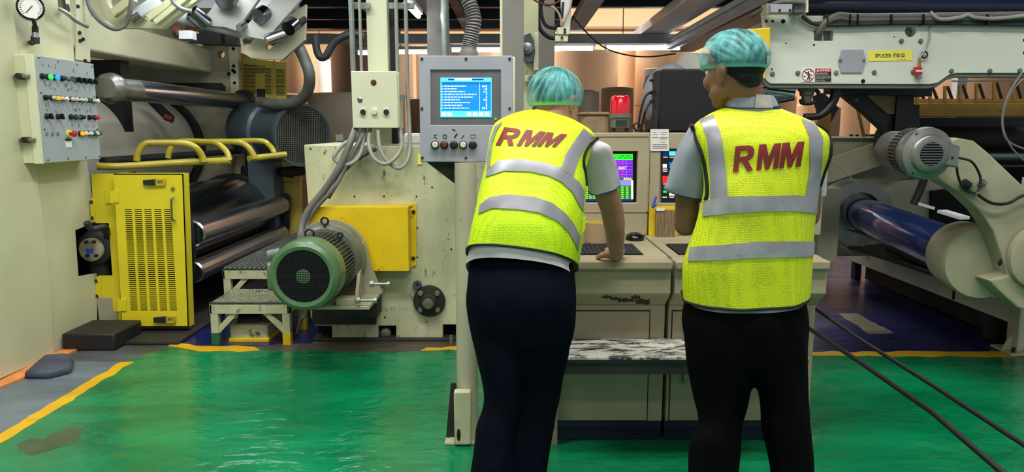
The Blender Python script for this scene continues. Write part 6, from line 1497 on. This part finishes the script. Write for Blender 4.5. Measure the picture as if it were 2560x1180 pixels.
def chest_print(bvh, txt, TL, TR, BR, BL, t, off=.0030):
    for x0, x1, poly, holes in ((0, .30, LR, [LRh]), (.345, .665, LM, []), (.68, 1, LM, [])):
        loops = [[V((x0+(x1-x0)*a, b, 0)) for a, b in l] for l in [poly]+holes]
        bm = bmesh.new(); vs = [bm.verts.new(p) for l in loops for p in l]
        for f in tessellate_polygon(loops): bm.faces.new([vs[i] for i in f])
        for _ in range(5):
            es = [e for e in bm.edges if e.calc_length() > .045]
            if not es: break
            bmesh.ops.subdivide_edges(bm, edges=es, cuts=1); bmesh.ops.triangulate(bm, faces=bm.faces)
        for v in bm.verts:
            a, b = v.co.x, v.co.y
            x = (BL[0]*(1-a)+BR[0]*a)*(1-b)+(TL[0]*(1-a)+TR[0]*a)*b; y = (BL[1]*(1-a)+BR[1]*a)*(1-b)+(TL[1]*(1-a)+TR[1]*a)*b
            v.co = hit(bvh, x, y, off) or P(x, y, 2.2)
        me2 = bpy.data.meshes.new('p'); bm.to_mesh(me2); bm.free(); link('printed_letter', me2, 'print_red', t)
def bvh_of(o, root):
    off = V((0, 0, 0)); q = o
    while q: off += q.location; q = q.parent
    return BVHTree.FromPolygons([v.co+off for v in o.data.vertices], [tuple(p.vertices) for p in o.data.polygons])
def legs(t, pelvis, legsets, Y, m, seed, floorx):
    mb = MB(); mb.rings(interp([ring((a, y), ((a+b)/2, y+dy), (b, y), Yp, bb, 40, .9) for a, b, y, bb, Yp, dy in pelvis], 4))
    for rs, fx in zip(legsets, floorx):
        rr = [ring((a, y), ((a+b)/2, y+dd), (b, y), Yp, bb, 32, .95) for a, b, y, bb, Yp, dd in rs]
        c = sum(rr[-1], V((0, 0, 0)))/32
        zl_ = min(p.z for p in rr[-1])
        for z in (zl_*.7, zl_*.4, .04):
            rr.append([V((p.x, p.y, z)) for p in rr[len(rs)-1]])
        mb.rings(interp(rr, 4))
    me = remesh(mb, .011, 6)
    for v in me.vertices:
        n = v.normal; w = noise.noise(V((v.co.x*9+seed, v.co.y*9, v.co.z*2.2)))*.010+noise.noise(V((v.co.x*16, v.co.y*14, v.co.z*9+v.co.x*10+seed)))*.006
        v.co = v.co+n*w
    return link('trousers', me, m, t)
def shoe(t, x, y, yaw):
    R = Matrix.Rotation(yaw, 3, 'Z'); rs = []
    for f, w, h in ((-.13, .022, .05), (-.12, .036, .075), (-.06, .040, .085), (0, .042, .075), (.06, .048, .055), (.12, .046, .045), (.155, .034, .036), (.168, .015, .02)):
        row = []
        for i in range(20):
            a = 2*math.pi*i/20; row.append(V((x, y, 0))+R @ V((w*math.cos(a), f, max(.012, .012+(h)*(.5+.5*math.sin(a))) if math.sin(a) > -.6 else .012)))
        rs.append(row)
    s = MB().rings(rs).build('shoe', 'shoe', t, ang=60)
    q = [V((x, y, .001))+R @ V((sx*w, f, 0)) for sx, lst in ((1, ((-.135, .03), (-.06, .042), (.06, .05), (.13, .045), (.17, .02))), (-1, ((.17, .02), (.13, .045), (.06, .05), (-.06, .042), (-.135, .03)))) for f, w in lst]
    MB().plate(q, (0, 0, .014)).build('sole', 'black', s)

# ---------------------------------------------------------------- person 1: bending over the left desk
def person1():
    Yh = 2.62
    t = thing('person', 'person bending over the left desk in yellow-green vest, navy trousers and green hairnet', 'person', (P(1300, 800, Yh).x, Yh, 0))
    Ys_ = 2.80
    vr = [ring((1168, 634), (1292, 618), (1442, 668), 2.60, .13), ring((1180, 585), (1300, 566), (1450, 622), 2.61, .135), ring((1193, 535), (1310, 512), (1456, 570), 2.63, .135),
          ring((1203, 488), (1320, 460), (1461, 512), 2.66, .13), ring((1214, 440), (1330, 416), (1465, 465), 2.69, .13), ring((1219, 395), (1340, 372), (1464, 425), 2.73, .13),
          ring((1225, 352), (1352, 330), (1476, 385), 2.77, .125), ring((1238, 318), (1362, 301), (1490, 350), 2.80, .11), ring((1282, 292), (1372, 284), (1462, 324), 2.83, .09), ring((1328, 279), (1380, 280), (1424, 304), 2.86, .07)]
    v0 = interp(vr, 6); vf = fold(v0, .007, 2.2, .35, 3)
    # body
    mb = MB(); H = P(1388, 246, 2.86)
    sL = P(1262, 345, 2.80); sR = P(1478, 380, 2.80)
    zt = zT
    eR = P(1536, 562, 2.96); wR = V((P(1541, 628, 3.06).x, 3.055, zt+.038))
    chain(mb, [(sR, .040), (P(1509, 462, 2.87), .048), (P(1529, 520, 2.93), .046), (eR, .044)]); chain(mb, [(eR, .041), (P(1538, 592, 3.0), .040), (wR, .030)])
    hand(mb, wR, (.06, 1, -.06), (0, 0, 1), -1, .55, 1.12)
    wL = V((P(1290, 620, 3.06).x, 3.03, zt+.036)); eL = P(1262, 545, 2.95)
    chain(mb, [(sL, .055), (P(1262, 440, 2.86), .046), (eL, .039)]); chain(mb, [(eL, .037), (wL, .026)]); hand(mb, wL, (.1, 1, -.06), (0, 0, 1), 1, .55, 1.1)
    nb = P(1382, 320, 2.80)
    chain(mb, [(nb, .06), (P(1392, 285, 2.84), .056), (H+V((0, -.01, -.03)), .055)])
    f = V((.42, .80, -.62)); R = head(mb, H, f, (0, 0, 1))
    for k, r in enumerate(vr[:8]):
        r2 = scale_ring(r, .80 if k < 7 else .72)
        if k == 0: rows = []
        rows.append(r2)
    mb.rings(rows); hip = P(1305, 690, 2.6)
    for x, fx, yk_, ya_ in ((1248, 1232, 2.54, 2.50), (1352, 1322, 2.62, 2.58)):
        a = P(x, 740, 2.6); k_ = P(1256 if x < 1300 else 1342, 1000, yk_); an = V((P(fx, 1180, ya_).x, ya_, .09))
        chain(mb, [(a, .07), (k_, .045), (an, .034)]); cap(mb, an-V((0, 0, .03)), an+V((0, .13, -.05)), .033, .022)
    link('body', remesh(mb, .0065, 3), 'skin', t)
    eyes_hair(t, H, R, (-.02, -.01))
    net(t, P(1387, 246, 2.86)+V((0, 0, .012)), (.107, .118, .108), Matrix.Identity(3), (.2, -.3, .9), -.38, 2)
    # shirt
    sh_rows = [ring((1166, 672), (1296, 648), (1438, 700), 2.60, .125)]+[scale_ring(r, .94) for r in vr[:9]]+[scale_ring(vr[9], .9, .0)]
    so_ = MB().rings(fold(interp(sh_rows, 4), .003, 3, .2, 9), cap=False).build('shirt', 'shirt', t, ang=85)
    sl = interp([ring((1440, 350), (1470, 345), (1488, 352), 2.81, .05, 32), ring((1446, 385), (1490, 372), (1522, 366), 2.81, .072, 32), ring((1454, 420), (1500, 408), (1538, 402), 2.84, .072, 32), ring((1464, 452), (1508, 445), (1546, 436), 2.87, .070, 32), ring((1472, 478), (1512, 483), (1549, 458), 2.89, .066, 32)], 5)
    MB().rings(fold(sl, .006, 2.5, .6, 4), cap=False).build('sleeve', 'shirt', t, ang=85)
    MB().tube(scale_ring(sl[-1], 1.01), .0025, 6, 1, True).build('sleeve_trim', 'trim_blue', t)
    sl2 = interp([ring((1240, 330), (1262, 322), (1300, 335), 2.82, .05, 28), ring((1226, 380), (1262, 372), (1300, 380), 2.86, .06, 28), ring((1228, 430), (1262, 430), (1300, 430), 2.9, .055, 28)], 4)
    MB().rings(sl2, cap=False).build('sleeve', 'shirt', t, ang=85)
    cr = interp([ring((1335, 283), (1385, 292), (1428, 306), 2.85, .075, 36), ring((1345, 268), (1392, 274), (1432, 290), 2.87, .070, 36)], 3)
    MB().rings(cr, cap=False).build('collar', 'shirt_grey', t, ang=85); MB().tube(cr[1], .0022, 6, 1, True).build('collar_trim', 'trim_blue', t)
    ve = MB().rings(vf, cap=False).build('safety_vest', 'vest_lime', t, ang=85); ve['label'] = 'yellow-green safety vest with grey reflective tapes and red RMM print'
    bv = bvh_of(ve, t)
    U = [(1221, 424), (1248, 402), (1305, 399), (1354, 407), (1402, 420), (1424, 438), (1446, 455), (1459, 478)]; Lw = [(1215, 444), (1261, 428), (1327, 430), (1371, 440), (1402, 455), (1429, 480), (1444, 508), (1457, 530)]
    band(bv, U, Lw, ve, 'reflective')
    band(bv, [(1201, 513), (1226, 493), (1270, 487), (1336, 493), (1380, 508), (1411, 532), (1433, 559), (1449, 592)], [(1197, 535), (1230, 521), (1292, 523), (1349, 532), (1394, 554), (1420, 579), (1435, 607), (1444, 627)], ve, 'reflective')
    band(bv, [(1457, 322), (1433, 356), (1413, 387), (1400, 424)], [(1487, 346), (1466, 363), (1446, 396), (1431, 442)], ve, 'reflective', off=.0035)
    band(bv, [(1240, 317), (1228, 350), (1221, 395), (1218, 430)], [(1258, 305), (1243, 328), (1232, 360), (1226, 415)], ve, 'reflective', off=.0035)
    edging(bv, [(1495, 345), (1483, 353), (1466, 376), (1458, 400), (1461, 427), (1465, 464)], ve, .0065, Y=2.76)
    MB().tube(vf[0], .0045, 8, 1, True).build('black_binding', 'binding', ve)
    chest_print(bv, 'RMM', (1262, 319), (1418, 337), (1389, 368), (1240, 364), ve)
    o = MB().plate([P(1448, 560, 2.60), P(1464, 540, 2.62), P(1463, 572, 2.62), P(1450, 596, 2.60)], (0, .01, 0)).build('side_strap', 'vest_plain', ve)
    legs(t, [(1172, 1436, 650, .10, 2.61, -8), (1166, 1440, 700, .125, 2.60, -6), (1166, 1442, 760, .135, 2.58, 0), (1174, 1440, 820, .12, 2.57, 5), (1185, 1430, 870, .10, 2.57, 5)],
         [[(1176, 1325, 820, .10, 2.57, 5), (1190, 1318, 900, .09, 2.56, 5), (1203, 1310, 960, .085, 2.55, 5), (1205, 1300, 1010, .08, 2.54, 5), (1192, 1295, 1055, .08, 2.53, 5), (1182, 1288, 1110, .085, 2.52, 5), (1172, 1285, 1180, .085, 2.5, 5)],
          [(1275, 1440, 820, .10, 2.58, 5), (1280, 1424, 900, .09, 2.6, 5), (1284, 1408, 960, .085, 2.62, 5), (1280, 1400, 1010, .08, 2.62, 5), (1272, 1387, 1060, .08, 2.62, 5), (1272, 1378, 1110, .082, 2.6, 5), (1268, 1368, 1180, .082, 2.58, 5)]], Yh, 'trousers_navy', 1.5, (P(1228, 1180, 2.5).x, P(1325, 1180, 2.55).x))
    shoe(t, P(1228, 1180, 2.5).x, 2.56, .15); shoe(t, P(1325, 1180, 2.55).x, 2.64, -.1)
person1()
# ---------------------------------------------------------------- person 2: standing at the right desk
def person2():
    Yh = 2.30
    t = thing('person', 'person standing at the right desk in yellow vest, black trousers and green hairnet', 'person', (P(1865, 800, Yh).x, Yh, 0))
    vr = [ring((1706, 738), (1880, 774), (2022, 736), 2.30, .135), ring((1707, 690), (1875, 718), (2030, 690), 2.30, .135), ring((1714, 640), (1870, 662), (2036, 628), 2.30, .135),
          ring((1738, 570), (1875, 590), (2040, 570), 2.30, .13), ring((1755, 520), (1880, 530), (2045, 512), 2.30, .13), ring((1764, 470), (1885, 475), (2050, 462), 2.30, .125), ring((1758, 425), (1890, 420), (2062, 428), 2.31, .125),
          ring((1742, 370), (1895, 364), (2077, 388), 2.31, .12), ring((1730, 322), (1900, 320), (2074, 345), 2.32, .11), ring((1768, 290), (1895, 290), (2036, 308), 2.33, .09), ring((1812, 266), (1885, 271), (1950, 270), 2.34, .07)]
    v0 = interp(vr, 6); vf = fold(v0, .011, 2.6, 0, 5, lambda q: 1.0-.7*q)
    mb = MB(); H = P(1836, 172, 2.32)
    eL = P(1714, 562, 2.38); wL = P(1790, 570, 2.66)
    chain(mb, [(P(1748, 350, 2.33), .045), (P(1724, 440, 2.34), .042), (eL, .036)]); chain(mb, [(eL, .037), (P(1735, 560, 2.50), .036), (wL, .025)]); hand(mb, wL, (.5, .8, .1), (-.3, 0, 1), 1, .6)
    eR = P(2020, 540, 2.42); wR = P(1960, 570, 2.68)
    chain(mb, [(P(2032, 370, 2.34), .045), (P(2026, 450, 2.38), .040), (eR, .038)]); chain(mb, [(eR, .037), (wR, .025)]); hand(mb, wR, (-.5, .8, .1), (.3, 0, 1), -1, .6)
    chain(mb, [(P(1880, 315, 2.34), .065), (P(1862, 260, 2.33), .058), (H+V((.02, -.01, -.03)), .058)])
    f = V((-.64, .77, -.15)); R = head(mb, H, f, (0, 0, 1))
    mb.rings([scale_ring(r, .82) for r in vr[:9]])
    for x, fx in ((1800, 1787), (1945, 1965)):
        a = P(x, 800, 2.3); k_ = P(fx, 1040, 2.3); an = V((P(fx, 1180, 2.28).x, 2.28, .09))
        chain(mb, [(P(x-(5 if x > 1900 else -8), 770, 2.3), .07), (a, .07), (k_, .045), (an, .036)]); cap(mb, an-V((0, 0, .03)), an+V((0, .13, -.05)), .035, .022)
    link('body', remesh(mb, .0065, 3), 'skin_tan', t)
    eyes_hair(t, H, R, (-.03, -.035))
    net(t, P(1836, 151, 2.32), (.103, .118, .094), Matrix.Identity(3), (.35, -.85, -.28), -.30, 8)
    sh_rows = [ring((1712, 742), (1880, 784), (2018, 738), 2.30, .128)]+[scale_ring(r, .92) for r in vr[:10]]+[scale_ring(vr[10], .9)]
    MB().rings(fold(interp(sh_rows, 4), .003, 3, .2, 9), cap=False).build('shirt', 'shirt_grey', t, ang=85)
    sl = interp([ring((1726, 318), (1740, 312), (1766, 322), 2.32, .05, 32), ring((1700, 362), (1738, 362), (1776, 365), 2.32, .066, 32), ring((1682, 410), (1730, 418), (1776, 415), 2.33, .07, 32), ring((1668, 450), (1720, 468), (1772, 465), 2.34, .07, 32), ring((1660, 468), (1714, 492), (1768, 494), 2.35, .07, 32)], 5)
    MB().rings(fold(sl, .006, 2.5, .4, 14), cap=False).build('sleeve', 'shirt_grey', t, ang=85)
    MB().tube(scale_ring(sl[-1], 1.01), .0025, 6, 1, True).build('sleeve_trim', 'trim_blue', t)
    sl = interp([ring((2030, 340), (2050, 335), (2070, 348), 2.34, .05, 28), ring((2020, 400), (2045, 400), (2070, 400), 2.38, .06, 28), ring((2012, 480), (2040, 490), (2066, 486), 2.42, .055, 28)], 4)
    MB().rings(sl, cap=False).build('sleeve', 'shirt', t, ang=85)
    cr = interp([ring((1806, 276), (1885, 284), (1948, 274), 2.345, .085, 40), ring((1812, 256), (1880, 262), (1944, 256), 2.345, .085, 40), ring((1826, 236), (1880, 236), (1934, 240), 2.345, .075, 40)], 3)
    MB().rings(cr, cap=False).build('collar', 'shirt_grey', t, ang=85); MB().tube(cr[2], .0022, 6, 1, True).build('collar_trim', 'trim_blue', t)
    ve = MB().rings(vf, cap=False).build('safety_vest', 'vest_yellow', t, ang=85); ve['label'] = 'yellow mesh safety vest with grey reflective tapes and red RMM print'
    bv = bvh_of(ve, t)
    band(bv, [(1760, 503), (1826, 491), (1900, 490), (1990, 488), (2043, 492)], [(1757, 541), (1826, 534), (1900, 529), (1990, 528), (2040, 533)], ve, 'reflective_old')
    band(bv, [(1727, 618), (1760, 615), (1810, 612), (1890, 604), (1990, 603), (2034, 604)], [(1720, 653), (1760, 652), (1810, 650), (1890, 645), (1990, 643), (2032, 640)], ve, 'reflective_old')
    band(bv, [(1750, 300), (1768, 345), (1776, 430), (1777, 500)], [(1784, 288), (1803, 340), (1814, 420), (1818, 492)], ve, 'reflective', off=.0034)
    band(bv, [(2003, 298), (2022, 340), (2024, 420), (2013, 492)], [(2036, 310), (2056, 345), (2053, 420), (2044, 492)], ve, 'reflective', off=.0034)
    edging(bv, [(1728, 312), (1736, 330), (1752, 375), (1765, 430), (1769, 480), (1764, 500)], ve, .0065, 2.26)
    edging(bv, [(2040, 312), (2066, 330), (2076, 365), (2073, 395), (2060, 430), (2050, 465)], ve, .0065, 2.32)
    MB().tube(vf[0], .0045, 8, 1, True).build('black_binding', 'binding', ve)
    MB().tube(vf[-1], .004, 8, 1, True).build('black_binding', 'binding', ve)
    chest_print(bv, 'RMM', (1838, 366), (2010, 354), (2000, 416), (1832, 431), ve)
    crm = MB().rings(cr, cap=False); me = crm.mesh(); bc_ = BVHTree.FromPolygons([v.co.copy() for v in me.vertices], [tuple(p.vertices) for p in me.polygons])
    band(bc_, [(1890, 234), (1886, 270)], [(1922, 236), (1930, 270)], t, 'collar_patch', 'collar_patch')
    legs(t, [(1712, 2016, 745, .11, 2.30, 20), (1705, 2022, 790, .13, 2.30, 20), (1712, 2022, 850, .13, 2.30, 15), (1720, 2019, 905, .11, 2.29, 10), (1730, 2010, 925, .08, 2.29, 10)],
         [[(1714, 1880, 870, .10, 2.29, 8), (1721, 1886, 920, .095, 2.29, 8), (1736, 1872, 1000, .085, 2.29, 8), (1746, 1857, 1055, .08, 2.28, 8), (1727, 1853, 1100, .085, 2.27, 8), (1722, 1850, 1180, .085, 2.26, 8)],
          [(1880, 2020, 870, .10, 2.29, 8), (1886, 2018, 920, .095, 2.29, 8), (1899, 2018, 1000, .085, 2.29, 8), (1904, 2023, 1060, .08, 2.28, 8), (1916, 2031, 1110, .085, 2.28, 8), (1928, 2032, 1180, .085, 2.28, 8)]], Yh, 'trousers_black', 7.5, (P(1786, 1180, 2.28).x, P(1980, 1180, 2.28).x))
    shoe(t, P(1786, 1180, 2.28).x, 2.30, .2); shoe(t, P(1980, 1180, 2.28).x, 2.32, -.15)
person2()
